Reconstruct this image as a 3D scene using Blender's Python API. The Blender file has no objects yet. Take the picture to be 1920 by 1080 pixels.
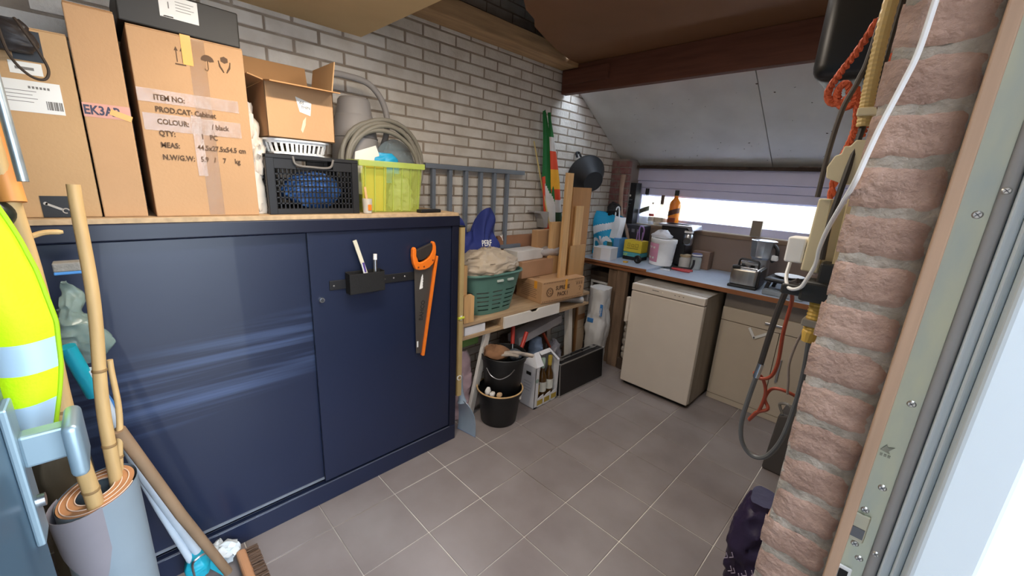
import bpy, bmesh, math, random
from mathutils import Vector, Matrix, noise as mnoise
random.seed(7)
SC = bpy.context.scene
COL = SC.collection
PI = math.pi

# ------------------------------------------------------------------ camera, world, exposure
def make_camera():
    yaw, pitch, roll = math.radians(44.428), math.radians(-14.806), math.radians(3.2206)
    cy, sy = math.cos(yaw), math.sin(yaw)
    fwd = Vector((-sy*math.cos(pitch), cy*math.cos(pitch), math.sin(pitch)))
    right = Vector((cy, sy, 0)); up = right.cross(fwd)
    r = math.cos(roll)*right + math.sin(roll)*up
    u = -math.sin(roll)*right + math.cos(roll)*up
    cam = bpy.data.cameras.new('camera'); o = bpy.data.objects.new('camera', cam); COL.objects.link(o)
    cam.sensor_width = 36; cam.lens = 749.55/1920*36; cam.clip_start = 0.01; cam.clip_end = 200
    m = Matrix((r, u, -fwd)).transposed().to_4x4(); m.translation = (0, 0, 1.536)
    o.matrix_world = m
    SC.camera = o
make_camera()

SKY_STRENGTH = 7.0
world = bpy.data.worlds.new('world'); SC.world = world; world.use_nodes = True
wn = world.node_tree.nodes; wn.clear()
wo = wn.new('ShaderNodeOutputWorld'); wb = wn.new('ShaderNodeBackground')
wb.inputs[0].default_value = (0.72, 0.84, 1.0, 1); wb.inputs[1].default_value = SKY_STRENGTH
world.node_tree.links.new(wb.outputs[0], wo.inputs[0])
SC.view_settings.view_transform = 'Standard'; SC.view_settings.look = 'None'
SC.view_settings.gamma = 1; SC.view_settings.use_curve_mapping = False
SC.view_settings.exposure = 0.85
LAMP_POWER = 9
FILL_LAMP_POWER = 6.5  # added fill lamp for the back of the room

# ------------------------------------------------------------------ materials
def lin(h):
    h = h.lstrip('#'); c = [int(h[i:i+2], 16)/255 for i in (0, 2, 4)]
    return tuple((x/12.92 if x <= .04045 else ((x+.055)/1.055)**2.4) for x in c)
MATS = {}
def M(key, hexc, rough=.6, metal=0, var=.12, vs=6, bump=0, bs=80, alpha=1, trans=0, ior=1.45, emit=0, coat=0, col2=None, stretch=None, thresh=None, orand=0, world=False):
    if key in MATS: return MATS[key]
    m = bpy.data.materials.new(key); m.use_nodes = True; MATS[key] = m
    nt = m.node_tree; n = nt.nodes; L = nt.links; b = n['Principled BSDF']
    c = lin(hexc)
    b.inputs['Roughness'].default_value = rough; b.inputs['Metallic'].default_value = metal
    b.inputs['Alpha'].default_value = alpha; b.inputs['IOR'].default_value = ior
    b.inputs['Transmission Weight'].default_value = trans
    b.inputs['Coat Weight'].default_value = coat
    tc = n.new('ShaderNodeNewGeometry' if world else 'ShaderNodeTexCoord'); mp = n.new('ShaderNodeMapping'); L.new(tc.outputs['Position' if world else 'Object'], mp.inputs[0])
    if stretch: mp.inputs['Scale'].default_value = stretch
    nz = n.new('ShaderNodeTexNoise'); nz.inputs['Scale'].default_value = vs; nz.inputs['Detail'].default_value = 6
    L.new(mp.outputs[0], nz.inputs[0])
    rp = n.new('ShaderNodeValToRGB'); L.new(nz.outputs[0], rp.inputs[0])
    d = tuple(x*(1-var) for x in c); u_ = tuple(min(1, x*(1+var)) for x in c)
    if col2: d = lin(col2)
    rp.color_ramp.elements[0].color = (*d, 1); rp.color_ramp.elements[1].color = (*u_, 1)
    rp.color_ramp.elements[0].position, rp.color_ramp.elements[1].position = thresh or (.32, .68)
    if orand:
        oi = n.new('ShaderNodeObjectInfo'); mr = n.new('ShaderNodeMapRange'); L.new(oi.outputs['Random'], mr.inputs[0])
        mr.inputs[3].default_value = 1-orand; mr.inputs[4].default_value = 1+orand*.4
        mx = n.new('ShaderNodeVectorMath'); mx.operation = 'SCALE'; L.new(rp.outputs[0], mx.inputs[0]); L.new(mr.outputs[0], mx.inputs['Scale'])
        L.new(mx.outputs[0], b.inputs['Base Color'])
    else: L.new(rp.outputs[0], b.inputs['Base Color'])
    if bump:
        bn = n.new('ShaderNodeTexNoise'); bn.inputs['Scale'].default_value = bs; bn.inputs['Detail'].default_value = 5
        L.new(mp.outputs[0], bn.inputs[0])
        bp = n.new('ShaderNodeBump'); bp.inputs['Strength'].default_value = bump; bp.inputs['Distance'].default_value = .01
        L.new(bn.outputs[0], bp.inputs['Height']); L.new(bp.outputs[0], b.inputs['Normal'])
    if emit:
        b.inputs['Emission Color'].default_value = (*c, 1); b.inputs['Emission Strength'].default_value = emit
    return m

# ------------------------------------------------------------------ mesh builder
def RZ(a, c=(0, 0, 0)): 
    c = Vector(c); return Matrix.Translation(c) @ Matrix.Rotation(a, 4, 'Z') @ Matrix.Translation(-c)
def RX(a, c=(0, 0, 0)):
    c = Vector(c); return Matrix.Translation(c) @ Matrix.Rotation(a, 4, 'X') @ Matrix.Translation(-c)
def RY(a, c=(0, 0, 0)):
    c = Vector(c); return Matrix.Translation(c) @ Matrix.Rotation(a, 4, 'Y') @ Matrix.Translation(-c)
class MB:
    def __init__(s, T=None): s.v = []; s.f = []; s.m = []; s.T = T; s.mi = 0
    def add(s, vs, fs):
        o = len(s.v)
        s.v += [(s.T @ Vector(p)) if s.T else Vector(p) for p in vs]
        s.f += [tuple(i+o for i in f) for f in fs]; s.m += [s.mi]*len(fs)
        return s
    def box(s, x0, x1, y0, y1, z0, z1):
        return s.add([(x0,y0,z0),(x1,y0,z0),(x1,y1,z0),(x0,y1,z0),(x0,y0,z1),(x1,y0,z1),(x1,y1,z1),(x0,y1,z1)],
                     [(0,3,2,1),(4,5,6,7),(0,1,5,4),(1,2,6,5),(2,3,7,6),(3,0,4,7)])
    def bar(s, p0, p1, w, h, up=(0, 0, 1)):
        p0, p1 = Vector(p0), Vector(p1); d = (p1-p0).normalized(); up = Vector(up)
        a = d.cross(up)
        if a.length < 1e-4: a = d.cross(Vector((1, 0, 0)))
        a.normalize(); b = a.cross(d); a *= w/2; b *= h/2
        vs = [p+i*a+j*b for p in (p0, p1) for i, j in ((-1,-1),(1,-1),(1,1),(-1,1))]
        return s.add(vs, [(0,1,2,3),(7,6,5,4),(0,4,5,1),(1,5,6,2),(2,6,7,3),(3,7,4,0)])
    def cyl(s, p0, p1, r0, r1=None, n=16, cap=True):
        r1 = r0 if r1 is None else r1
        p0, p1 = Vector(p0), Vector(p1); d = (p1-p0).normalized()
        a = d.orthogonal().normalized(); b = d.cross(a)
        vs = []
        for p, r in ((p0, r0), (p1, r1)):
            vs += [p + r*(math.cos(2*PI*i/n)*a + math.sin(2*PI*i/n)*b) for i in range(n)]
        fs = [(i, (i+1) % n, n+(i+1) % n, n+i) for i in range(n)]
        if cap: fs += [tuple(range(n))[::-1], tuple(range(n, 2*n))]
        return s.add(vs, fs)
    def tube(s, pts, r, n=8, closed=False, cap=True):
        pts = [Vector(p) for p in pts]; k = len(pts); vs = []
        ref = None
        for i, p in enumerate(pts):
            if closed: t = pts[(i+1) % k]-pts[i-1]
            else: t = pts[min(i+1, k-1)]-pts[max(i-1, 0)]
            t.normalize()
            if ref is None: ref = t.orthogonal().normalized()
            ref = (ref - ref.dot(t)*t)
            ref = ref.normalized() if ref.length > 1e-5 else t.orthogonal().normalized()
            b = t.cross(ref); rr = r[i] if isinstance(r, (list, tuple)) else r
            vs += [p+rr*(math.cos(2*PI*j/n)*ref+math.sin(2*PI*j/n)*b) for j in range(n)]
        fs = []
        for i in range(k if closed else k-1):
            i2 = (i+1) % k
            fs += [(i*n+j, i*n+(j+1) % n, i2*n+(j+1) % n, i2*n+j) for j in range(n)]
        if cap and not closed: fs += [tuple(range(n))[::-1], tuple(range((k-1)*n, k*n))]
        return s.add(vs, fs)
    def lathe(s, prof, c=(0, 0, 0), n=28, sx=1, sy=1, cap0=True, cap1=False):
        c = Vector(c); vs = []; k = len(prof)
        for r, z in prof: vs += [c+Vector((sx*r*math.cos(2*PI*j/n), sy*r*math.sin(2*PI*j/n), z)) for j in range(n)]
        fs = [(i*n+j, i*n+(j+1) % n, (i+1)*n+(j+1) % n, (i+1)*n+j) for i in range(k-1) for j in range(n)]
        if cap0: fs.append(tuple(range(n))[::-1])
        if cap1: fs.append(tuple(range((k-1)*n, k*n)))
        return s.add(vs, fs)
    def prism(s, poly, o, a, b, d):
        """polygon points (p,q) in the plane o + p*a + q*b, extruded along d"""
        o, a, b, d = Vector(o), Vector(a), Vector(b), Vector(d); n = len(poly)
        vs = [o+p*a+q*b for p, q in poly]; vs += [v+d for v in vs]
        fs = [tuple(range(n))[::-1], tuple(range(n, 2*n))] + [(i, (i+1) % n, n+(i+1) % n, n+i) for i in range(n)]
        return s.add(vs, fs)
    def grid(s, fn, nu, nv, mat=None):
        vs = [fn(i/nu, j/nv) for j in range(nv+1) for i in range(nu+1)]
        o = len(s.f)
        s.add(vs, [(j*(nu+1)+i, j*(nu+1)+i+1, (j+1)*(nu+1)+i+1, (j+1)*(nu+1)+i) for j in range(nv) for i in range(nu)])
        if mat:
            for q in range(nu*nv): s.m[o+q] = mat((q % nu+.5)/nu, (q//nu+.5)/nv)
        return s
    def mesh(s, name, mats, bevel=0, seg=2, smooth=False, sol=0, sub=0, loc=(0, 0, 0), fixn=True):
        me = bpy.data.meshes.new(name); loc = Vector(loc)
        me.from_pydata([tuple(p-loc) for p in s.v], [], s.f)
        for m in (mats if isinstance(mats, (list, tuple)) else [mats]): me.materials.append(m)
        for p, i in zip(me.polygons, s.m): p.material_index = i
        bm = bmesh.new(); bm.from_mesh(me)
        if fixn: bmesh.ops.recalc_face_normals(bm, faces=bm.faces)
        if sol: bmesh.ops.solidify(bm, geom=bm.faces[:], thickness=sol)
        if bevel:
            es = [e for e in bm.edges if len(e.link_faces) == 2 and e.calc_face_angle(0) > .5]
            bmesh.ops.bevel(bm, geom=es, offset=bevel, segments=seg, affect='EDGES', profile=.5, clamp_overlap=True)
        if sub: bmesh.ops.subdivide_edges(bm, edges=bm.edges[:], cuts=sub, use_grid_fill=True)
        bm.to_mesh(me); bm.free()
        if smooth:
            for p in me.polygons: p.use_smooth = True
            try: me.set_sharp_from_angle(angle=.7)
            except Exception: pass
        me.update(); return me
    def build(s, name, mats, parent=None, loc=None, **k):
        if parent is not None: loc = LOC[parent.name]
        loc = Vector(loc or (0, 0, 0))
        o = bpy.data.objects.new(name, s.mesh(name, mats, loc=loc, **k)); COL.objects.link(o)
        if parent is not None:
            o.parent = parent; LOC[o.name] = loc
        else:
            o.location = loc; LOC[o.name] = loc
        return o
LOC = {}
def tag(o, label, cat=None, group=None, kind=None):
    o['label'] = label
    if cat: o['category'] = cat
    if group: o['group'] = group
    if kind: o['kind'] = kind
    return o
def thing(name, label, cat, loc, group=None, kind=None):
    o = bpy.data.objects.new(name, None); o.empty_display_size = .05; COL.objects.link(o); o.location = loc
    LOC[o.name] = Vector(loc); return tag(o, label, cat, group, kind)
def solo(name, mb, mats, label, cat, loc, group=None, **k):
    return tag(mb.build(name, mats, None, loc, **k), label, cat, group)
def struct(name, mb, mats, label, loc=(0, 0, 0), **k):
    return tag(mb.build(name, mats, None, loc, **k), label, 'structure' if False else None, kind='structure')
def smooth_path(pts, n=8, closed=False):
    P = [Vector(p) for p in pts]; k = len(P); out = []
    rng = range(k) if closed else range(k-1)
    for i in rng:
        p0 = P[i-1] if (i > 0 or closed) else 2*P[0]-P[1]
        p1, p2 = P[i], P[(i+1) % k]
        p3 = P[(i+2) % k] if (i+2 < k or closed) else 2*P[-1]-P[-2]
        for j in range(n):
            t = j/n
            out.append(.5*((2*p1)+(p2-p0)*t+(2*p0-5*p1+4*p2-p3)*t*t+(3*p1-p0-3*p2+p3)*t**3))
    if not closed: out.append(P[-1])
    return out
def fbm(p, s, o=4): return mnoise.fractal(Vector(p)*s, 1.0, 2.1, o)
def ridge(p, s): 
    return 1-2*abs(mnoise.noise(Vector(p)*s))
def crumple(mb, amp, scale, seed=0, rid=0, start=0):
    """push every vertex about by smooth noise: folds and dents of soft things"""
    off = Vector((seed*3.1, seed*1.7, seed*2.3))
    for i in range(start, len(mb.v)):
        p = mb.v[i]; q = p+off
        d = mnoise.noise_vector(q*scale)*amp + mnoise.noise_vector(q*scale*2.3)*amp*.5
        if rid: 
            w = abs(mnoise.noise(q*scale*1.6)); d += mnoise.noise_vector(q*scale*.7)*rid*(1-2.5*w)
        mb.v[i] = p+d
    return mb
def creases(mb, amp, scale, seed=0):
    """sharp folds: push vertices in and out along the outward direction by ridged noise"""
    c = sum(mb.v, Vector())/len(mb.v); off = Vector((seed*1.3+.7, seed*2.9, seed*.7))
    for i, p in enumerate(mb.v):
        d = p-c; d.z *= .6
        if d.length < 1e-5: continue
        d.normalize(); q = p+off
        w = mnoise.noise_vector(q*scale*.5)*.12
        h = .55-abs(mnoise.noise((q+w)*scale))*2.2 + .5*(.5-abs(mnoise.noise((q+w*2)*scale*2.1+Vector((5, 1, 2))))*2.2)
        mb.v[i] = p+d*amp*h
    return mb
def bagform(c, rx, ry, h, prof, n=64, m=40, power=2.6, seed=0, amp=.012, scale=9, rid=.01, tilt=(0, 0)):
    """soft bag: stacked super-ellipses with a radius profile over height, then crumpled"""
    mb = MB(); c = Vector(c); vs = []
    for j in range(m+1):
        t = j/m; k = t*(len(prof)-1); i = min(int(k), len(prof)-2); f = k-i; f = f*f*(3-2*f)
        rr = prof[i]*(1-f)+prof[i+1]*f
        for a in range(n):
            th = 2*PI*a/n; ca, sa = math.cos(th), math.sin(th)
            q = (abs(ca)**power+abs(sa)**power)**(-1/power)
            vs.append(c+Vector((rx*rr*q*ca+tilt[0]*t, ry*rr*q*sa+tilt[1]*t, h*t)))
    fs = [(j*n+a, j*n+(a+1) % n, (j+1)*n+(a+1) % n, (j+1)*n+a) for j in range(m) for a in range(n)]
    fs += [tuple(range(n))[::-1], tuple(range(m*n, m*n+n))]
    mb.add(vs, fs); zmin = c.z
    crumple(mb, amp, scale, seed, rid); creases(mb, max(amp, rid)*.75, scale*1.5, seed)
    for p in mb.v: p.z = max(p.z, zmin)
    return mb
def blob(c, r, seed=0, amp=.015, scale=8, rid=.01, n=28, m=16, flat=True):
    mb = MB(); c = Vector(c); vs = []
    for j in range(m+1):
        ph = PI*(j/m-.5)
        for a in range(n):
            th = 2*PI*a/n
            vs.append(c+Vector((r[0]*math.cos(ph)*math.cos(th), r[1]*math.cos(ph)*math.sin(th), r[2]*math.sin(ph))))
    fs = [(j*n+a, j*n+(a+1) % n, (j+1)*n+(a+1) % n, (j+1)*n+a) for j in range(m) for a in range(n)]
    mb.add(vs, fs); crumple(mb, amp, scale, seed, rid)
    if rid: creases(mb, max(amp, rid)*.75, scale*1.5, seed)
    if flat:
        for p in mb.v: p.z = max(p.z, c.z-r[2]*.92)
    return mb
def text(parent, s, size, mat, o, right=(0, 1, 0), up=(0, 0, 1), name='lettering', align='LEFT', bold=0, sx=1.0, ext=.0004):
    cu = bpy.data.curves.new('t', 'FONT'); cu.body = s; cu.size = size; cu.align_x = align; cu.extrude = ext; cu.offset = bold; cu.resolution_u = 2
    t = bpy.data.objects.new('t', cu); COL.objects.link(t)
    dg = bpy.context.evaluated_depsgraph_get(); dg.update()
    me = bpy.data.meshes.new_from_object(t.evaluated_get(dg))
    bpy.data.objects.remove(t); bpy.data.curves.remove(cu)
    r, u = Vector(right).normalized(), Vector(up).normalized(); w = r.cross(u)
    loc = LOC[parent.name]
    mt = Matrix((r*sx, u, w)).transposed().to_4x4(); mt.translation = Vector(o)-loc
    me.transform(mt); me.materials.clear(); me.materials.append(mat); me.name = name
    ob = bpy.data.objects.new(name, me); COL.objects.link(ob); ob.parent = parent; LOC[ob.name] = loc
    return ob
def dup(o, parent, offset):
    c = o.copy(); COL.objects.link(c); c.parent = parent; c.location = Vector(o.location)+Vector(offset); LOC[c.name] = LOC[parent.name]
    return c

# ------------------------------------------------------------------ palette
BLACK = M('black_plastic', '#1b1b1d', .45)
BLACKM = M('black_matt', '#161616', .8)
WHITE = M('white_paint', '#e9e9e6', .45)
WPLAST = M('white_plastic', '#ececea', .35)
STEEL = M('steel', '#b9bcc0', .28, 1, .05)
DSTEEL = M('dark_steel', '#6c6e72', .35, 1, .1)
CARD = M('cardboard', '#b58e67', .85, var=.06, vs=4, bump=.08, bs=120)
CARD2 = M('cardboard_pale', '#b8946a', .85, var=.06, vs=4, bump=.08, bs=120)
CARDIN = M('cardboard_inside', '#a97f54', .9, var=.08, vs=5)
PINE = M('pine', '#c79e6b', .7, var=.16, vs=5, stretch=(8, 8, .8), bump=.06)
PINEY = M('pine_along', '#c09a6c', .7, var=.18, vs=5, stretch=(8, .8, 8), bump=.06)
PRINT = M('brown_print', '#5a4330', .8, var=.05)
PAPER = M('label_paper', '#dcdad4', .6, var=.03)
GLASS = M('clear_glass', '#f4f8f6', .03, trans=1, ior=1.3, var=0)
FILM = M('plastic_film', '#d8dadc', .18, alpha=.38, var=.05, bump=.2, bs=40)

# ================================================================== THE ROOM
WL, WB, WR = -2.15, 3.66, -.07
# ---- floor: tiles laid on a screed
floor = struct('floor', MB().box(-2.3, .1, -1.1, 3.8, -.06, -.004),
    M('grout', '#cfcac2', .9, var=.3, vs=1.6, col2='#8d8278', thresh=(.38, .55)), 'grey square ceramic floor tiles with pale joints')
TS = .30303; TX0 = -1.8431; TY0 = .5148
tilem = M('floor_tile', '#8f8785', .42, var=.10, vs=2.2, bump=.03, bs=160, col2='#7b716e', orand=.05, world=True)
random.seed(3)
tm = MB().box(-TS/2+.0022, TS/2-.0022, -TS/2+.0022, TS/2-.0022, -.009, 0).mesh('tile', tilem, bevel=.0012, seg=1)
for i in range(-1, 7):
    for j in range(-5, 11):
        o = bpy.data.objects.new('tile', tm); COL.objects.link(o); o.parent = floor
        o.location = (TX0+(i+.5)*TS, TY0+(j+.5)*TS, random.uniform(-.0006, .0003)); LOC[o.name] = floor.location

# ---- left wall: whitewashed bricks in brown joints
mort = M('wall_mortar', '#93877a', .95, var=.2, vs=9, bump=.3, bs=90)
wl = struct('wall_left', MB().box(-2.3, -2.1545, -1.1, 3.8, 0, 2.95), mort, 'whitewashed brick wall with brown grey mortar joints')
brickm = M('white_brick', '#cfcbc4', .85, var=.06, vs=7, bump=.35, bs=55, col2='#bfb8ae', thresh=(.25, .6), orand=.10, world=True)
BL, BH = .226, .0615
def brick_mesh(L, mat, d=.02, name='brick', h=BH):
    e = .0028
    mb = MB()
    y, z = L/2-.0058, h/2-.0052
    vs = [(-d,-y,-z),(-d,y,-z),(-d,y,z),(-d,-y,z),(-e,-y,-z),(-e,y,-z),(-e,y,z),(-e,-y,z),(0,-y+e,-z+e),(0,y-e,-z+e),(0,y-e,z-e),(0,-y+e,z-e)]
    fs = [(4,5,1,0),(5,6,2,1),(6,7,3,2),(7,4,0,3),(8,9,5,4),(9,10,6,5),(10,11,7,6),(11,8,4,7),(8,11,10,9)]
    return mb.add(vs, fs).mesh(name, mat)
bmesh_full = brick_mesh(BL, brickm)
cand = []
for r in range(0, 47):
    zc = .0155+(r+.5)*BH
    for k in range(-5, 17):
        yc = 1.268-BL*(r % 2)*.5+(k-.5)*BL
        if yc < -1.0 or yc > 3.62: continue
        # the stretch of wall that stands clear of the boxes, cabinet and roof board
        roof = 2.256-.607*(yc-2.85)
        top = 2.2 if yc < 1.0 else 2.42
        clear = .42 < yc < 3.5 and zc < min(top, roof) and zc > (1.6 if yc < 1.35 else .98)
        cand.append((clear, yc, zc))
rest = MB(); nb = 0
for clear, yc, zc in cand:
    dx = random.uniform(-.0015, .0015)
    if clear and nb < 300:
        nb += 1
        o = bpy.data.objects.new('brick', bmesh_full); COL.objects.link(o); o.parent = wl
        o.location = (WL+dx, yc+random.uniform(-.0015, .0015), zc+random.uniform(-.001, .001)); LOC[o.name] = wl.location
    else:
        a, b = BL/2-.0055, BH/2-.0055
        rest.box(WL-.02, WL+dx, yc-a, yc+a, zc-b, zc+b)
o = rest.build('brick_remainder', brickm, wl); o['kind'] = 'stuff'

# ---- back wall with the window opening, corner pillar
plaster = M('back_board', '#9d8c7f', .8, var=.08, vs=3, bump=.05)
wb = MB(); wb.box(-2.3, .1, WB, WB+.1, 0, 1.215); wb.box(-2.3, -1.98, WB, WB+.1, 1.215, 1.75); wb.box(-.12, .1, WB, WB+.1, 1.215, 1.75)
wb.box(-2.3, .1, WB+.06, WB+.1, 1.745, 2.0)
wallb = struct('wall_back', wb, plaster, 'brown grey board wall behind the worktop below the window')
sp = MB().box(-2.0, -.08, WB-.012, WB, .905, 1.18).build('splash_panel', M('splash', '#8d7b70', .75, var=.06, vs=3), wallb)
MB().box(-2.0, -.08, WB-.02, WB, 1.183, 1.212).build('sill_strip', M('sill_brown', '#8b7663', .7, var=.1), wallb)
redb = M('dark_red_brick', '#7a4a48', .9, var=.2, vs=20, bump=.5, bs=60, col2='#8d7772')
pil = struct('wall_pillar', MB().box(-2.15, -1.975, 3.46, WB, 0, 1.80), M('pillar_mortar', '#8f8781', .95, bump=.4), 'small dark red brick pillar in the corner beside the window')
for r in range(29):
    z0 = .006+r*.0615
    for (a, b) in (((-2.148, -2.075), (-2.068, -1.967)) if r % 2 else ((-2.148, -1.967),)):
        MB().box(a, b, 3.452, 3.50, z0, z0+.053).build('brick', redb, pil, bevel=.003, seg=1)

# ---- right wall: brick pier that forms the door jamb
wr = MB(); wr.box(-.062, .05, .7205, 3.76, 0, 2.95); wr.box(-.062, .16, -1.1, -.22, 0, 2.95); wr.box(-.062, .16, -.22, .728, 2.12, 2.95); wr.box(.05, .16, .80, 3.76, 0, 2.95)
mortp = M('pier_mortar', '#a0968a', .97, var=.22, vs=30, bump=.9, bs=70, col2='#857e72')
wallr = struct('wall_right', wr, mortp, 'rough brick wall whose end forms the right door jamb')
pierb = M('pier_brick', '#a68b7c', .93, var=.2, vs=30, bump=.6, bs=130, col2='#957a6c', orand=.1)
random.seed(11)
for r in range(38):
    z0 = .012+r*.0632; mb = MB(); x0, x1 = -.069+random.uniform(-.004, .002), .0205
    h = .0525
    def fn(u, v):
        x = x0+(x1-x0)*u; z = z0+h*v
        e = min(u, 1-u)*5.0; f = min(v, 1-v)*5
        edge = .006*max(0, 1-e)**2+.0034*max(0, 1-f)**2
        return Vector((x+fbm((x, r, z), 40, 2)*.001, .716+edge+.0022*fbm((x, r*3, z), 45), z+fbm((x*2, r, z), 30, 2)*.0018))
    mb.grid(fn, 14, 10)
    n0 = len(mb.v)
    mb.box(x0+.002, x1, .722, .80, z0+.001, z0+h-.001)
    mb.build('brick', pierb, wallr, smooth=True)
def mfn(u, v):
    x = -.068+.0885*u; z = 2.1*v
    return Vector((x, .7188+.004*max(0, 1-u*6)**2+.0016*fbm((x, 5, z), 60), z))
MB().grid(mfn, 10, 330).build('jamb_mortar', mortp, wallr, smooth=True)
walls_out = M('outer_render', '#b8b2a6', .9)
struct('wall_front', MB().box(-2.3, .16, -1.2, -1.1, 0, 2.95), walls_out, 'plain wall behind the door')

# ---- ceiling: tan board, brown hardboard, sloping roof boards
ceil = thing('ceiling', 'boarded ceiling of tan and brown sheets with a sloping roof end', None, (0, 0, 2.2), kind='structure')
tan = M('tan_board', '#d3b587', .75, var=.08, vs=2, bump=.04)
brn = M('brown_hardboard', '#80593b', .7, var=.14, vs=1.6, bump=.04)
MB().box(-2.157, -.062, -1.1, 1.02, 2.192, 2.205).build('tan_board', tan, ceil)
MB().box(-2.157, -.062, .97, 1.02, 2.206, 2.26).build('tan_board_edge', M('edge_batten', '#8a6a48', .8, var=.15), ceil)
hb = [(-1.45, 1.02), (-1.50, 1.40), (-1.59, 1.59), (-1.66, 1.68), (-1.71, 1.80), (-1.78, 1.88), (-1.85, 2.05), (-1.92, 2.23), (-1.985, 2.45), (-2.02, 2.60), (-2.02, 2.655), (-.062, 2.655), (-.062, 1.02)]
MB().prism(hb, (0, 0, 2.40), (1, 0, 0), (0, 1, 0), (0, 0, .008)).build('hardboard_sheet', brn, ceil)
MB().box(-2.3, .16, -1.2, 2.455, 2.72, 2.78).build('roof_deck', M('roof_deck', '#5d4633', .9), ceil)
slopem = M('roof_panel', '#d6d7d4', .8, var=.05, vs=3, bump=.06, bs=60, col2='#c9c9c6')
def sl(y): return 2.256-.607*(y-2.85)
for (a, b) in ((-2.146, -.875), (-.869, -.062)):
    mb = MB(); y0, y1 = 2.835, 3.69
    mb.prism([(y0, sl(y0)), (y1, sl(y1)), (y1, sl(y1)+.03), (y0, sl(y0)+.03)], (a, 0, 0), (0, 1, 0), (0, 0, 1), (b-a, 0, 0))
    mb.build('roof_panel', slopem, ceil)
mb = MB(); mb.prism([(2.84, sl(2.84)+.031), (3.70, sl(3.70)+.031), (3.70, sl(3.70)+.06), (2.84, sl(2.84)+.06)], (-2.3, 0, 0), (0, 1, 0), (0, 0, 1), (2.4, 0, 0)); mb.build('roof_backing', MATS['roof_deck'], ceil)
# flakes and nail marks on the sloping boards
fl = MB(); random.seed(5)
for i in range(46):
    x, y = random.uniform(-1.9, -.45), random.uniform(2.9, 3.6); s = random.uniform(.003, .008)
    fl.T = RZ(random.uniform(0, 3), (x, y, 0))
    fl.prism([(-s, -s*.4), (s, -s*.3), (s*.6, s*.5), (-s*.7, s*.4)], (x, y, sl(y)-.0012), (1, 0, 0), (0, 1, -.607), (0, 0, .001))
o = fl.build('dirt_specks', M('speck', '#4b4744', .9), ceil); o['kind'] = 'stuff'
# crumbling dark strip where the slope meets the window head
mb = MB().box(-1.97, -.08, 3.60, WB+.06, 1.728, 1.752); mb.build('eaves_strip', M('eaves', '#41352f', .9, var=.3, vs=12, bump=.5), ceil)
mb = MB()
for i in range(26):
    x = -1.93+i*.065; h = .012+.022*abs(fbm((i*.7, 0, 0), 1.3))
    if i < 6 or 18 < i: mb.prism([(0, 0), (.066, 0), (.066, h*.8), (.03, h), (0, h*.6)], (x, sl(1) and 3.605, 1.752), (1, 0, 0), (0, -.5, .4), (0, .006, 0))
mb.build('flaking_edge', M('flake', '#8f7f76', .9, var=.2, vs=15), ceil)
# timbers
timb = M('old_timber', '#b5946e', .8, var=.2, vs=4, stretch=(10, .8, 10), bump=.15)
beamm = M('stained_beam', '#633d30', .75, var=.18, vs=4, stretch=(.8, 10, 10), bump=.12)
struct('trim_1', MB().box(-2.149, -1.995, 1.0, 2.60, 2.372, 2.468), timb, 'pale rough timber running along the top of the white brick wall', bevel=.004)
struct('trim_2', MB().box(-2.14, -.062, 2.60, 2.66, 2.206, 2.399), beamm, 'dark red brown beam across the room before the sloping roof', bevel=.005)
struct('trim_3', MB().box(-2.12, -1.72, 2.575, 2.603, 2.265, 2.36), beamm, 'short stained batten fixed to the face of the beam', bevel=.004)
# roof light in the slope above the beam
rl = thing('window_2', 'roof light strip high in the sloping roof above the beam', None, (-1.2, 2.7, 2.35), kind='structure')
y0, y1 = 2.45, 2.835
mb = MB(); 
for (a, b) in ((-2.3, -2.1), (-.2, .1)):
    mb.prism([(y0, sl(y0)), (y1, sl(y1)), (y1, sl(y1)+.03), (y0, sl(y0)+.03)], (a, 0, 0), (0, 1, 0), (0, 0, 1), (b-a, 0, 0))
mb.box(-2.3, .16, 2.43, 2.455, 2.41, 2.74)  # added baffle board, keeps the roof light out of the ceiling void
mb.build('roof_light_frame_baffle', WHITE, rl)
MB().prism([(y0, sl(y0)+.02), (y1, sl(y1)+.02), (y1, sl(y1)+.024), (y0, sl(y0)+.024)], (-2.1, 0, 0), (0, 1, 0), (0, 0, 1), (1.9, 0, 0)).build('pane', M('thin_glass', '#eef4f6', .02, alpha=.12, var=0), rl)

# ---- the window over the worktop
win = thing('window_1', 'low wide window with white frame and pale lilac shutter band above', None, (-1.2, WB+.02, 1.215), kind='structure')
lilac = M('shutter_white', '#d6d7f3', .4, var=.03)
MB().box(-1.98, -.12, WB+.07, WB+.10, 1.48, 1.74).build('frame_core', lilac, win)
MB().box(-1.98, -.12, WB-.005, WB+.09, 1.620, 1.730).build('shutter_box', lilac, win, bevel=.004)
MB().box(-1.98, -.12, WB+.012, WB+.09, 1.557, 1.618).build('frame_head', lilac, win, bevel=.004)
MB().box(-1.98, -.12, WB+.022, WB+.09, 1.490, 1.555).build('sash_head', lilac, win, bevel=.004)
MB().box(-1.98, -.12, WB+.03, WB+.09, 1.215, 1.285).build('sash_sill', lilac, win, bevel=.004)
MB().box(-1.98, -.12, WB+.0, WB+.095, 1.213, 1.222).build('sill', WHITE, win, bevel=.002)
for a, b in ((-1.98, -1.93), (-.17, -.12)): MB().box(a, b, WB+.03, WB+.09, 1.285, 1.49).build('jamb', lilac, win, bevel=.003)
MB().box(-1.93, -.17, WB+.06, WB+.064, 1.28, 1.495).build('pane', MATS['thin_glass'], win)

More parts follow.
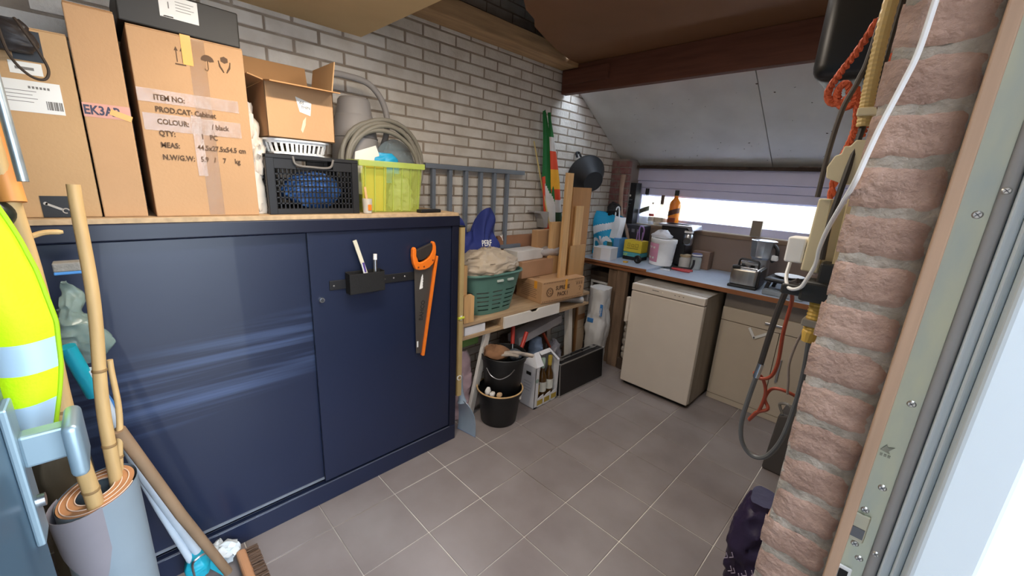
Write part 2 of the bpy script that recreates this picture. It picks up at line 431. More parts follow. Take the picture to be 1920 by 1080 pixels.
# ---- outside: paving and a pale garden wall behind the window
struct('wall_sky_shade', MB().box(.17, 6, -1.15, -1.05, -.1, 3.2), M('shade_wall_brown', '#7d6a5e', .9, var=.2, vs=9), 'added unseen brown wall outside that shades the door frame')  # unseen wall added to keep sky light off the door frame
struct('trim_4', MB().box(-6, 8, -6, 9, -.16, -.065), M('paving', '#9a968e', .9, var=.15, vs=4), 'paved ground outside')
gw = struct('trim_5', MB().box(-5, 4, 5.4, 5.55, -.1, 1.62), M('garden_render', '#e6dec6', .9, var=.05), 'cream garden wall outside the window')

# ---- door frame at the right edge
fr = thing('trim_6', 'white door frame with wooden inner bead and long steel strike plate', None, (.06, .7, 0), kind='structure')
bead = M('bead_wood', '#b1937a', .6, var=.1, vs=6, stretch=(10, 10, .6))
MB().box(.0165, .030, .690, .74, 0, 2.12).build('inner_bead', bead, fr, bevel=.002)
plate = M('galvanised_plate', '#b7b9a0', .38, .85, var=.12, vs=5, stretch=(4, 4, 1.2), col2='#a6b0ac')
MB().box(.030, .0562, .699, .704, .2, 2.1).build('strike_plate', plate, fr)
seal = M('grey_seal', '#9c9a98', .6, var=.04)
MB().cyl((.062, .699, 0), (.062, .699, 2.12), .0068, n=14).build('seal', seal, fr, smooth=True)
upvc = M('upvc', '#c3cdd3', .3, var=.02)
MB().box(.0685, .0785, .684, .75, 0, 2.12).build('frame_rebate', upvc, fr, bevel=.003, seg=3)
MB().box(.0785, .086, .672, .75, 0, 2.12).build('frame_lip', upvc, fr, bevel=.003, seg=3)
MB().box(.086, .138, .640, .76, 0, 2.12).build('frame_face', M('upvc_face', '#c2ccd1', .25, var=.02), fr, bevel=.006, seg=3)
scr = M('screw_zinc', '#c7c8c6', .3, .9, var=.05)
def screw(x, y, z, parent, r=.0048, ax=(0, -1, 0)):
    a = Vector(ax); p = Vector((x, y, z)); mb = MB()
    mb.cyl(p, p+a*.0014, r, r*.7, n=14)
    s = mb.build('screw', scr, parent)
    t = MB(); q = p+a*.0016
    up = Vector((0, 0, 1)) if abs(a.z) < .5 else Vector((1, 0, 0)); sd = a.cross(up)
    d1, d2 = (up+sd).normalized()*r*.62, (up-sd).normalized()*r*.62
    t.bar(q-d1, q+d1, r*.2, .0006, a); t.bar(q-d2, q+d2, r*.2, .0006, a)
    t.build('slot', DSTEEL, s)
for x, z in ((.046, 1.529), (.046, 1.288), (.046, 1.159), (.037, 1.116), (.038, 1.058), (.047, 1.038)): screw(x, .699, z, fr)
for z in (1.556, 1.062, .6): screw(.0605, .6925, z, fr, .0042)
mb = MB().box(.026, .0455, .6935, .699, 1.066, 1.110); mb.build('latch_keep', M('keep_steel', '#b5b2a0', .3, .9), fr, bevel=.0015)
MB().box(.0285, .0435, .6925, .6938, 1.072, 1.088).build('latch_recess', DSTEEL, fr)
MB().box(.0275, .0445, .696, .699, .93, 1.016).build('bolt_keep', WPLAST, fr, bevel=.002)
MB().box(.031, .041, .6945, .697, .94, 1.010).build('bolt_recess', BLACKM, fr)
# stamped emblem on the plate: an arrow head over small print
mb = MB(); o_ = (.038, .6985, 1.213)
mb.prism([(-.006, 0), (-.001, .010), (.001, .006), (.007, .009), (.002, .001), (.004, -.002)], o_, (1, 0, 0), (0, 0, 1), (0, -.0008, 0))
mb.build('stamp', M('stamp', '#8f9082', .5, .7), fr)
for k in range(3): MB().box(.033+k*.004, .0355+k*.004, .6978, .699, 1.205, 1.2085).build('stamp_letter', MATS['stamp'], fr)
# ================================================================== NAVY CABINET AND WHAT STANDS ON IT
navy = M('navy_enamel', '#19223a', .38, 0, var=.06, vs=2, coat=.25, bump=.02, bs=30)
# reflections along wiped smears on the doors, painted into the colour as pale streaks
def add_smear_sheen(m):
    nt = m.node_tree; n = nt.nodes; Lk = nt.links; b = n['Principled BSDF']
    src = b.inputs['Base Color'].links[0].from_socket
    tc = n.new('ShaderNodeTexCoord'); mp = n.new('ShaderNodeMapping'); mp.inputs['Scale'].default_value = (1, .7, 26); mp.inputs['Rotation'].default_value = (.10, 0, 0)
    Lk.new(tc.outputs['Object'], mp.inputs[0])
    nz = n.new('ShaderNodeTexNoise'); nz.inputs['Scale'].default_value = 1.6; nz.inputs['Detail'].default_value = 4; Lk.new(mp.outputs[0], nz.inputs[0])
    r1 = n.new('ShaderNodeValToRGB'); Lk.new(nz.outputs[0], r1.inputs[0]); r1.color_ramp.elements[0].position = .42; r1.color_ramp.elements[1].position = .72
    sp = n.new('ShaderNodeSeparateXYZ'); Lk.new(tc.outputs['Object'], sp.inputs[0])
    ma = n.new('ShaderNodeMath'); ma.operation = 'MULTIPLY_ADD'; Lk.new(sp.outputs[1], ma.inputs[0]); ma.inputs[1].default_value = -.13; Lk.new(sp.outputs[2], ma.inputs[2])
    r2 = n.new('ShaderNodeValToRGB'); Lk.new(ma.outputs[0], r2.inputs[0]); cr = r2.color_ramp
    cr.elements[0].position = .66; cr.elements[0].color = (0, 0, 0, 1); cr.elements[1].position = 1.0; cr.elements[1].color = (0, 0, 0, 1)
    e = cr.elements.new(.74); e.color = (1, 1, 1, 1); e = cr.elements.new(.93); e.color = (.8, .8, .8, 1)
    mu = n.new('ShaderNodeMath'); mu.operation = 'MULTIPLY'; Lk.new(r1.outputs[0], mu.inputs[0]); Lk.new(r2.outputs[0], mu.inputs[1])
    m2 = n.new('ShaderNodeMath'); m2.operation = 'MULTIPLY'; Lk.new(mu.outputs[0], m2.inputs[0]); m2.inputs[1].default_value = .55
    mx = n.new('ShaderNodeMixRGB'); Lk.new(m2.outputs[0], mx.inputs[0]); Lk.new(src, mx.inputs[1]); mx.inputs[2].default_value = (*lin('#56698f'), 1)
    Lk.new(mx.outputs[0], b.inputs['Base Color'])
navys = M('navy_smear_sheen', '#19223a', .38, 0, var=.06, vs=2, coat=.25, bump=.02, bs=30); add_smear_sheen(navys)
navyd = M('navy_dark', '#14182b', .36, var=.05)
CX = -1.708; CT = 1.349
cab = thing('storage_cabinet', 'long navy blue metal cabinet with two sliding doors', 'cabinet', (-1.93, .55, 0))
mb = MB()
mb.box(-2.145, CX-.03, -.21, 1.315, .02, .098); mb.box(-2.145, -2.135, -.21, 1.315, .098, 1.31)
mb.box(-2.145, CX, -.21, -.165, .098, 1.31); mb.box(-2.145, CX, 1.272, 1.315, .098, 1.31)
mb.build('carcass', navyd, cab, bevel=.003)
MB().box(-2.145, CX, -.21, 1.315, 0, .096).build('plinth', navy, cab, bevel=.003)
MB().box(-2.145, CX+.004, -.214, 1.319, 1.296, CT).build('top_panel', navyd, cab, bevel=.004)
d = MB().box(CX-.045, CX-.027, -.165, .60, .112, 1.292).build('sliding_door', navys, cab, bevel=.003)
MB().box(CX-.030, CX-.022, -.163, .572, .112, .122).build('door_lip', M('door_edge', '#8a8f98', .4, .4), d)
d2 = MB().box(CX-.024, CX-.008, .556, 1.272, .106, 1.296).build('sliding_door', navy, cab, bevel=.003)
MB().box(CX-.006, CX-.001, -.165, 1.275, .096, .099).build('track', M('track_grey', '#767c8a', .4, .6), cab)
MB().box(CX-.028, CX-.02, 1.276, 1.284, .1, 1.29).build('door_channel', BLACKM, cab)
mb = MB().cyl((CX-.009, .594, 1.007), (CX+.002, .594, 1.007), .011, n=20); lk = mb.build('lock', STEEL, d2, smooth=True)
MB().cyl((CX+.002, .594, 1.007), (CX+.006, .594, 1.007), .007, n=16).build('lock_barrel', DSTEEL, lk, smooth=True)
solo('top_board', MB().box(-2.13, CX+.002, -.2, 1.31, CT, CT+.0165), M('chipboard', '#b59a78', .8, var=.15, vs=40), 'thin chipboard sheet lying on top of the navy cabinet', 'board', (-1.93, .55, CT), bevel=.001)
TOP = CT+.0165+.0005

# ---- rail, pouch, pens, saw
rail = thing('tool_rail', 'black metal tool strip screwed to the navy cabinet door', 'tool rail', (CX-.006, .84, 1.03))
rx = CX-.008
MB(RX(math.radians(-.8), (0, .84, 1.06))).box(rx, rx+.006, .630, 1.12, 1.040, 1.082).build('strip', BLACK, rail, bevel=.002)
for y in (.648, .884, .93, .99): screw(rx+.006, y, 1.061, rail, .004, (1, 0, 0))
po = thing('tool_pouch', 'open black box clipped on the tool strip holding pens', 'pouch', (CX+.03, .78, 1.02))
mb = MB(); x0, x1, y0, y1, z0, z1, t = rx+.0065, rx+.05, .698, .862, 1.022, 1.118, .003
for a in ((x0,x0+t,y0,y1,z0,z1),(x1-t,x1,y0,y1,z0,z1-.006),(x0,x1,y0,y0+t,z0,z1-.003),(x0,x1,y1-t,y1,z0,z1-.003),(x0,x1,y0,y1,z0,z0+t)): mb.box(*a)
mb.build('holder', M('pouch_black', '#141312', .75, bump=.2, bs=150), po, bevel=.0015)
mb = MB(); mb.bar((rx+.02, .808, 1.03), (rx+.024, .739, 1.256), .017, .006, (1, 0, 0))
solo('carpenter_pencil', mb, M('pale_wood', '#d9d3bd', .7), 'flat pale wooden pencil leaning out of the black pouch', 'pencil', (rx+.02, .80, 1.03), bevel=.001)
mk = thing('marker_pen', 'short silver marker pen upright in the black pouch', 'pen', (rx+.03, .827, 1.03))
MB().cyl((rx+.03, .826, 1.027), (rx+.03, .827, 1.165), .0082, n=14).build('barrel', STEEL, mk, smooth=True)
MB().cyl((rx+.03, .827, 1.165), (rx+.03, .828, 1.19), .0086, n=14).build('cap', WPLAST, mk, smooth=True)
kn = thing('snap_knife', 'small white and purple cutter knife lying in the black pouch', 'knife', (rx+.034, .785, 1.03))
MB().bar((rx+.034, .79, 1.03), (rx+.036, .765, 1.155), .014, .008, (1, 0, 0)).build('knife_body', WPLAST, kn, bevel=.002)
MB().bar((rx+.039, .776, 1.115), (rx+.041, .766, 1.158), .008, .005, (1, 0, 0)).build('slider', M('purple_plastic', '#55408f', .4), kn)

saw = thing('hand_saw', 'hand saw with orange handle and orange blade guard on the cabinet door', 'saw', (CX+.01, 1.09, .61))
sx = CX+.004
MB().prism([(1.038, 1.10), (1.150, 1.115), (1.092, .628), (1.046, .640)], (sx, 0, 0), (0, 1, 0), (0, 0, 1), (.0014, 0, 0)).build('blade', M('saw_blade', '#77736e', .38, .8, var=.08), saw)
orange = M('orange_plastic', '#e8761e', .4, var=.05)
hd = [(1.027,1.202),(1.022,1.192),(1.020,1.160),(1.026,1.122),(1.038,1.094),(1.060,1.088),(1.092,1.088),(1.118,1.096),(1.140,1.115),(1.152,1.140),(1.157,1.172),(1.156,1.200),(1.150,1.222),(1.140,1.228),(1.133,1.222),(1.136,1.204),(1.136,1.186),(1.130,1.170),(1.118,1.150),(1.100,1.138),(1.082,1.130),(1.062,1.126),(1.052,1.132),(1.048,1.148),(1.042,1.160),(1.042,1.178),(1.042,1.196),(1.036,1.205)]
h = MB().prism(hd, (sx-.004, 0, 0), (0, 1, 0), (0, 0, 1), (.022, 0, 0)).build('handle', orange, saw, bevel=.004, seg=2)
gr = [(1.044,1.188),(1.060,1.196),(1.084,1.204),(1.108,1.212),(1.132,1.220),(1.137,1.205),(1.133,1.184),(1.120,1.162),(1.100,1.146),(1.074,1.137),(1.056,1.137),(1.050,1.150),(1.044,1.166)]
g = MB().prism(gr, (sx-.002, 0, 0), (0, 1, 0), (0, 0, 1), (.018, 0, 0)).build('grip', M('grip_black', '#2c2623', .7), saw, bevel=.004, seg=2)
for y, z in ((1.052, 1.104), (1.084, 1.104), (1.136, 1.132)):
    MB().cyl((sx+.015, y, z), (sx+.0195, y, z), .0045, n=12).build('rivet', M('rivet_brown', '#7a3a1c', .5), h)
mb = MB(); mb.bar((sx+.003, 1.167, 1.150), (sx+.003, 1.083, .618), .016, .018, (1, 0, 0)); mb.build('blade_guard', orange, saw, bevel=.003)
text(saw, 'BAHCO', .031, M('saw_print', '#2b2826', .6), (sx+.0018, 1.083, .815), right=(0, .16, 1), up=(0, -1, .16), name='lettering', bold=.0006)
mb = MB(); 
fish = [(0,0),(.026,.004),(.026,.014),(.022,.021),(.026,.023),(.021,.034),(.026,.037),(.021,.048),(.025,.051),(.020,.062),(.021,.066),(.016,.078),(.008,.062),(.004,.03)]
mb.prism([(p*.75, q) for p, q in fish], (sx+.0016, 1.066, .985), (0, 1, 0), (0, .1, 1), (.0006, 0, 0)); mb.build('fish_emblem', WHITE, saw)
MB().box(sx+.0014, sx+.002, 1.050, 1.058, .672, .705).build('size_label', WHITE, saw)

# ---- cardboard boxes on the cabinet
tape = M('clear_tape', '#c39a72', .2, var=.05, alpha=.45, bump=.15, bs=25)
ytape = M('yellow_tape', '#dd9a35', .35)
shiny = M('shiny_tape', '#d0b8a8', .12, alpha=.36, bump=.35, bs=30)
def cbox(name, label, x0, x1, y0, y1, z0, z1, mat=CARD, rot=0, seam=True):
    t = thing(name, label, 'box', ((x0+x1)/2, (y0+y1)/2, z0))
    T = RZ(rot, t.location)
    MB(T).box(x0, x1, y0, y1, z0, z1-.002).build('carton', mat, t, bevel=.003)
    if seam:
        xm = (x0+x1)/2
        for a, b in ((x0+.001, xm-.001), (xm+.001, x1-.001)): MB(T).box(a, b, y0+.001, y1-.001, z1-.002, z1+.001).build('flap', mat, t, bevel=.001)
    return t, T
bx = -1.742
a, _ = cbox('cardboard_box', 'tall plain carton at the far left with white shipping label', -2.10, bx-.006, -.195, -.012, TOP, 1.858, CARD2)
fx = bx-.0055
MB().box(fx, fx+.0006, -.150, -.044, 1.648, 1.727).build('shipping_label', PAPER, a)
MB().box(fx, fx+.0006, -.128, -.070, 1.742, 1.772).build('small_label', PAPER, a)
pg = M('print_grey', '#77736e', .8)
for k in range(9): MB().box(fx+.0006, fx+.001, -.076+k*.0033, -.0742+k*.0033+.0008*(k % 3), 1.658, 1.680).build('barcode_bar', pg, a)
for k in range(6): MB().box(fx+.0006, fx+.001, -.103+k*.0068, -.0985+k*.0068, 1.708, 1.714).build('print_block', pg, a)
for k in range(4): MB().box(fx+.0006, fx+.0009, -.145, -.09-.008*(k % 2), 1.700-k*.009, 1.7015-k*.009).build('print_line', pg, a)
MB().box(fx+.0006, fx+.0009, -.118, -.085, 1.753, 1.760).build('print_line', pg, a)
MB().box(fx, fx+.001, -.130, -.074, TOP+.001, 1.427).build('black_sticker', M('black_sticker', '#1d1b1b', .5), a)
mb = MB(RX(math.radians(-30), (0, -.102, 1.395)))   # drawing of a spanner on the sticker
mb.box(fx+.001, fx+.0014, -.124, -.088, 1.392, 1.398); mb.cyl((fx+.001, -.124, 1.395), (fx+.0014, -.124, 1.395), .0045, n=12)
mb.tube([(fx+.0013, -.082+.0065*math.cos(t), 1.395+.0065*math.sin(t)) for t in [.7+i*.35 for i in range(15)]], .0016, n=5); mb.build('spanner_drawing', M('sticker_print', '#a8a29a', .6), a)
MB().box(fx, fx+.0007, -.117, -.062, 1.776, 1.850).build('black_tape', BLACK, a)
b_, _ = cbox('cardboard_box', 'tall narrow carton with printed pink tape beside the labelled carton', -2.10, bx, -.008, .092, TOP, 1.940, CARD)
MB().box(bx, bx+.0007, -.008, .092, 1.652, 1.690).build('printed_tape', M('pink_tape', '#c98f7c', .5), b_)
text(b_, 'EK3AP', .034, M('tape_print', '#3b3a4c', .6), (bx+.001, -.007, 1.660), name='lettering', bold=.001, sx=.78)
MB(RX(-.35, (0, .07, 1.66))).box(bx+.0008, bx+.0016, .045, .093, 1.655, 1.672).build('yellow_tape', ytape, b_)
MB(RY(math.radians(-38), (bx, 0, 1.94))).box(bx-.13, bx, -.006, .09, 1.94, 1.943).build('open_flap', CARDIN, b_)
bc = -1.735
c_, _ = cbox('cardboard_box', 'large taped carton printed with handling symbols and QTY and MEAS lines', -2.08, bc, .112, .402, TOP, 1.920, CARD)
f = bc+.0006
for z, s in ((1.722, 'ITEM NO:'), (1.688, 'PROD.CAT: Cabinet'), (1.652, 'COLOUR:            / black'), (1.618, 'QTY:             1   PC'), (1.583, 'MEAS:         44.5x27.5x54.5 cm'), (1.546, 'N.W/G.W:   5.9   /    7     kg')):
    text(c_, s, .0225, PRINT, (bc+.0021, .150, z), bold=.0005, sx=.80)
mb = MB()
for y in (.222, .236):     # this way up arrows
    mb.box(f, f+.0004, y-.0012, y+.0012, 1.842, 1.876); mb.prism([(-.005, 0), (.005, 0), (0, .012)], (f, y, 1.874), (0, 1, 0), (0, 0, 1), (.0004, 0, 0))
mb.box(f, f+.0004, .216, .243, 1.834, 1.838); mb.build('arrow_symbol', PRINT, c_)
mb = MB()                 # umbrella
mb.prism([(.016*math.cos(t)*1.1, .017*math.sin(t)) for t in [i*PI/10 for i in range(11)]]+[(-.006, -.003), (0, 0), (.006, -.003)], (f, .300, 1.862), (0, 1, 0), (0, 0, 1), (.0004, 0, 0))
mb.tube([(f, .300, 1.862), (f, .300, 1.838), (f, .297, 1.832), (f, .292, 1.834), (f, .291, 1.838)], .0013, n=6); mb.build('umbrella_symbol', PRINT, c_)
mb = MB()                 # two hands holding a box
mb.prism([(0, .012), (.010, .017), (.020, .012), (.020, .001), (.010, -.004), (0, .001)], (f, .336, 1.868), (0, 1, 0), (0, 0, 1), (.0004, 0, 0))
for s in (-1, 1):
    for k in range(3): mb.tube([(f, .346+s*.004, 1.836), (f, .346+s*(.008+.003*k), 1.846+.003*k), (f, .346+s*(.014+.001*k), 1.856+.007*k)], .0017, n=5)
mb.build('hands_symbol', PRINT, c_)
MB().box(bc, bc+.0005, .252, .296, TOP+.004, 1.918).build('tape', tape, c_)
MB().box(bc+.0008, bc+.0014, .236, .262, 1.838, 1.924).build('yellow_tape', ytape, c_)
for z0, z1, y0, y1 in ((1.714, 1.752, .113, .372), (1.632, 1.682, .118, .372)):
    MB().box(bc+.001, bc+.0016, y0, y1, z0, z1).build('shiny_tape', shiny, c_)
MB().box(bc+.0018, bc+.0022, .236, .262, 1.50, 1.69).build('shiny_tape', shiny, c_)
k_ = thing('black_box', 'flat black cardboard box with white label on top of the large carton', 'box', (-1.9, .25, 1.922))
T = RX(math.radians(-1), (0, .25, 1.922))
MB(T).box(-2.06, bc-.004, .100, .398, 1.925, 2.03).build('carton', M('black_card', '#26231f', .55, var=.1), k_, bevel=.004)
MB(T).box(bc-.0045, bc-.003, .196, .290, 1.962, 2.024).build('white_label', PAPER, k_)
for i in range(4): MB(T).box(bc-.003, bc-.0026, .235, .28-.008*(i % 2), 2.010-i*.008, 2.0115-i*.008).build('print_line', pg, k_)
text(k_, '1', .026, pg, (bc-.0028, .213, 1.988))
MB().box(bc-.0055, bc-.003, .205, .228, 1.964, 1.967).build('print_line', pg, k_)

# black pouch and cord hanging at the far left, in front of the labelled carton
pg_ = thing('strap_bag', 'dark pouch with thin looped cord hanging on the far left carton', 'bag', (-1.69, -.08, 1.79))
bagform((-1.715, -.112, 1.79), .022, .045, .075, [.7, 1, 1, .8, .5], seed=4, amp=.006, rid=.004).build('pouch', M('dark_nylon', '#2a2524', .5), pg_, smooth=True)
MB().tube(smooth_path([(-1.66, -.125, 1.85), (-1.64, -.115, 1.77), (-1.63, -.09, 1.728), (-1.63, -.065, 1.722), (-1.635, -.055, 1.75), (-1.65, -.07, 1.80), (-1.67, -.095, 1.86)], 6), .0032, n=7).build('cord', M('dark_cord', '#3a2f26', .8), pg_, smooth=True)

# ---- black crate with blue bag, white basket, open carton, cloth
def lattice(mb, o, a, b, w, h, nx, nz, bar, t, nrm, skip=None):
    """flat lattice panel in the plane o+p*a+q*b"""
    o, a, b, nrm = Vector(o), Vector(a), Vector(b), Vector(nrm)
    for i in range(nx+1):
        p = w*i/nx; q0, q1 = 0, h
        c0 = o+a*p; mb.bar(c0+b*q0, c0+b*q1, bar, t, nrm)
    for j in range(nz+1):
        q = h*j/nz; mb.bar(o+b*q, o+b*q+a*w, bar, t, nrm)
cr = thing('storage_crate', 'black plastic lattice crate on the cabinet holding a blue bag', 'crate', (-1.88, .61, TOP))
mb = MB(); x0, x1, y0, y1, z1 = -2.06, -1.752, .446, .786, 1.590
mb.box(x0, x1, y0, y1, TOP, TOP+.006)
crf = MB()
for (o, a, w) in (((x1, y0, TOP), (0, 1, 0), y1-y0), ((x0, y0, TOP), (0, 1, 0), y1-y0)):
    lattice(crf, Vector(o)+Vector((0, .022, .02)), a, (0, 0, 1), w-.044, .155, 20, 7, .0048, .004, (1, 0, 0))
for y in (y0, y1): lattice(crf, (x0+.02, y, TOP+.02), (1, 0, 0), (0, 0, 1), x1-x0-.04, .155, 18, 7, .0048, .004, (0, 1, 0))
crf.build('lattice', BLACK, cr)
for x in (x0, x1):
    for y in (y0, y1): mb.box(x-.012, x+.008, y-.006, y+.022 if y == y0 else y+.006, TOP, z1-.002) if y == y0 else mb.box(x-.012, x+.008, y-.022, y+.006, TOP, z1-.002)
for x in (x0, x1):
    mb.box(x-.005, x+.006, y0, y1, TOP, TOP+.022)
    for (p, q) in ((y0, y0+.10), (y1-.10, y1)): mb.box(x-.004, x+.005, p, q, TOP+.172, z1-.012)
    mb.box(x-.006, x+.010, y0-.006, y1+.006, z1-.014, z1)
    mb.box(x-.004, x+.005, y0+.1, y1-.1, TOP+.172, TOP+.180)
for y in (y0, y1): mb.box(x0, x1, y-.006, y+.008, z1-.014, z1); mb.box(x0, x1, y-.004, y+.004, TOP+.172, z1); mb.box(x0, x1, y-.004, y+.004, TOP, TOP+.022)
mb.build('frame', BLACK, cr, bevel=.0015, seg=1)
MB().tube(smooth_path([(x1+.008, .535, z1-.004), (x1+.012, .545, z1-.034), (x1+.012, .60, z1-.040), (x1+.012, .67, z1-.038), (x1+.010, .688, z1-.006)], 6), .0045, n=7).build('handle', M('grey_plastic', '#6b6763', .5), cr, smooth=True)
mb = blob((-1.87, .64, TOP+.082), (.105, .115, .072), 3, .02, 9, .015); 
solo('blue_bag', mb, M('blue_nylon', '#3f6db5', .5, var=.15), 'crumpled blue plastic bag inside the black crate', 'bag', (-1.87, .64, TOP+.01), smooth=True)
wbk = thing('white_basket', 'white slotted plastic basket on the black crate under the carton', 'basket', (-1.88, .57, 1.592))
def obl_ring(mb, c, ax, ay, z0, z1, a2, b2, n=48, p=5):
    vs = []
    for (rx_, ry_, z) in ((ax, ay, z0), (a2, b2, z1)):
        for i in range(n):
            th = 2*PI*i/n; ca, sa = math.cos(th), math.sin(th); q = (abs(ca)**p+abs(sa)**p)**(-1/p)
            vs.append((c[0]+rx_*q*ca, c[1]+ry_*q*sa, z))
    mb.add(vs, [(i, (i+1) % n, n+(i+1) % n, n+i) for i in range(n)])
wc = (-1.885, .572)
mb = MB(); obl_ring(mb, wc, .122, .098, 1.5935, 1.602, .124, .100); obl_ring(mb, wc, .132, .110, 1.632, 1.648, .136, .116); obl_ring(mb, wc, .136, .116, 1.648, 1.648, .142, .122); obl_ring(mb, wc, .142, .122, 1.648, 1.642, .142, .122)
mb.build('basket_rim', WPLAST, wbk, sol=.002, smooth=True)
MB().box(wc[0]-.115, wc[0]+.115, wc[1]-.092, wc[1]+.092, 1.5932, 1.596).build('basket_floor', WPLAST, wbk)
mb = MB()
for i in range(44):
    th = 2*PI*i/44; ca, sa = math.cos(th), math.sin(th); q = (abs(ca)**5+abs(sa)**5)**-.2
    p0 = Vector((wc[0]+.124*q*ca, wc[1]+.1*q*sa, 1.60)); p1 = Vector((wc[0]+.132*q*ca, wc[1]+.11*q*sa, 1.634)); mb.bar(p0, p1, .010, .002, (ca, sa, 0))
mb.build('basket_slats', WPLAST, wbk)
solo('sponge_bundle', blob((-1.885, .57, 1.612), (.10, .075, .016), 9, .004, 14, .003), M('dark_olive', '#4a4a22', .8, var=.3, vs=18), 'dark olive bundle inside the white slotted basket', 'bundle', (-1.885, .57, 1.597), smooth=True)

oc = thing('open_carton', 'open cardboard carton with raised flaps standing on the white basket', 'box', (-1.87, .57, 1.65))
cz0, cz1, x0, x1, y0, y1, t = 1.6500, 1.838, -2.0, -1.742, .458, .700, .004
mb = MB(); mb.box(x0, x1, y0, y1, cz0, cz0+t); mb.box(x1-t, x1, y0, y1, cz0, cz1); mb.box(x0, x0+t, y0, y1, cz0, cz1); mb.box(x0, x1, y0, y0+t, cz0, cz1); mb.box(x0, x1, y1-t, y1, cz0, cz1)
mb.build('carton', CARD, oc, bevel=.001)
MB(RY(math.radians(8), (x1, 0, cz1))).box(x1, x1+.075, y0, y1, cz1, cz1+.004).build('flap', CARDIN, oc)
MB(RX(math.radians(-14), (0, y0, cz1))).box(x0, x1, y0-.05, y0, cz1, cz1+.004).build('flap', CARDIN, oc)
MB(RY(math.radians(-15), (x0, 0, cz1))).box(x0, x0+.004, y0, y1, cz1, cz1+.13).build('flap', CARDIN, oc)
MB(RX(math.radians(-8), (0, y1, cz1))).box(x0+.03, x1, y1-.004, y1, cz1, cz1+.115).build('flap', CARD2, oc)
mb = MB().prism([(0, .05), (.056, .034), (.050, -.012), (.012, -.002)], (x1+.0006, .560, 1.752), (0, 1, 0), (0, 0, 1), (.0005, 0, 0)); st = mb.build('torn_label', PAPER, oc)
text(oc, 'dd', .016, M('ink', '#3c3d40', .7), (x1+.0014, .572, 1.778)); text(oc, 'THIN', .014, MATS['ink'], (x1+.0014, .578, 1.763))
MB().prism([(0, 0), (.012, .03), (.016, .06), (.004, .045), (-.006, .01)], (x1+.0006, .578, 1.675), (0, 1, 0), (0, 0, 1), (.0004, 0, 0)).build('torn_patch', M('torn_paper', '#d9b9a0', .8), oc)
solo('white_cloth_bag', bagform((-1.83, .428, 1.367), .05, .026, .40, [1, 1.0, .95, 1.05, .8, .25], seed=8, amp=.012, scale=9, rid=.02), M('cream_cloth', '#cfc6b8', .8), 'cream crumpled cloth bag stuffed between large carton and crate', 'bag', (-1.86, .425, TOP), smooth=True)

# ---- watering can and hose
cang = M('can_grey', '#8e8a88', .5, var=.04)
wc_ = thing('watering_can', 'grey plastic watering can with arched handle on the cabinet', 'watering can', (-2.02, .89, TOP))
c0 = (-2.035, .917, 0)
MB().lathe([(.098, TOP+.001), (.108, 1.42), (.110, 1.60), (.104, 1.70), (.088, 1.80), (.085, 1.803), (.081, 1.812), (.073, 1.872), (.064, 1.884), (.048, 1.888), (.046, 1.882), (.062, 1.866), (.068, 1.80)], c0, n=36, cap0=True).build('can_body', cang, wc_, smooth=True)
MB().tube(smooth_path([(-1.985, 0.765, 1.935), (-1.99, 0.80, 1.962), (-2.0, 0.877, 1.968), (-2.0, 0.967, 1.958), (-2.0, 1.027, 1.915), (-2.0, 1.062, 1.85), (-2.0, 1.070, 1.77), (-2.005, 1.047, 1.68), (-2.01, 1.007, 1.62)], 6), .0145, n=12).build('can_handle', cang, wc_, smooth=True)
MB().lathe([(.1015, 1.698), (.1065, 1.703), (.1015, 1.708)], c0, n=36, cap0=False).build('can_seam', M('can_seam', '#7d7977', .5), wc_, smooth=True)
hs = thing('garden_hose', 'coiled grey garden hose standing behind the green tub', 'hose', (-1.95, 1.02, TOP))
hc = Vector((-1.918, 1.005, 1.572)); mb = MB(); random.seed(2); pts = []
for i in range(5*36):
    th = 2*PI*i/36; r = .224-.011*(i/36)+.007*math.sin(th*2+(i/36)*1.9)+.004*math.sin(th+(i/36)*4); k = i/36
    pts.append(hc+Vector((-.010+.0055*k+.004*math.sin(th+k*2), r*math.cos(th)*.98, r*math.sin(th))))
MB().tube(pts, .0108, n=10).build('hose_coils', M('hose_grey', '#7b776c', .5, var=.06), hs, smooth=True)
mb = MB().lathe([(.0, -.02), (.14, -.018), (.145, 0), (.142, .006), (.0, .006)], n=36, cap0=False); mb.v = [Vector((-1.965+v.z, 1.09+v.x*.8, 1.57+v.y)) for v in mb.v]
solo('clear_dome', mb, M('clear_dark', '#8a9aa2', .12, alpha=.55), 'clear round plastic dome leaning inside the hose coil', 'dome', (-1.965, 1.09, 1.43), smooth=True)

# ---- green tub with its contents
tubm = M('lime_plastic', '#bcc95c', .2, alpha=.30, var=.05)
gt = thing('green_tub', 'translucent lime green storage tub at the right end of the cabinet', 'tub', (-1.92, .97, TOP))
x0, x1, y0, y1, z1 = -1.885, -1.765, .812, 1.125, 1.592; ins = .012
mb = MB()
def wallp(p0, p1, q0, q1): mb.add([p0, p1, q1, q0], [(0, 1, 2, 3)])
A = [(x0+ins, y0+ins, TOP+.001), (x1-ins, y0+ins, TOP+.001), (x1-ins, y1-ins, TOP+.001), (x0+ins, y1-ins, TOP+.001)]
Bq = [(x0, y0, z1), (x1, y0, z1), (x1, y1, z1), (x0, y1, z1)]
mb.add(A+Bq, [(0,1,2,3),(0,1,5,4),(1,2,6,5),(2,3,7,6),(3,0,4,7)]); mb.build('tub_wall', tubm, gt, sol=.0022)
mb = MB(); mb.box(x1-.002, x1+.010, y0-.01, y1+.01, z1-.022, z1+.004); mb.box(x0-.010, x0+.002, y0-.01, y1+.01, z1-.022, z1+.004); mb.box(x0, x1, y0-.010, y0+.002, z1-.022, z1+.004); mb.box(x0, x1, y1-.002, y1+.010, z1-.022, z1+.004)
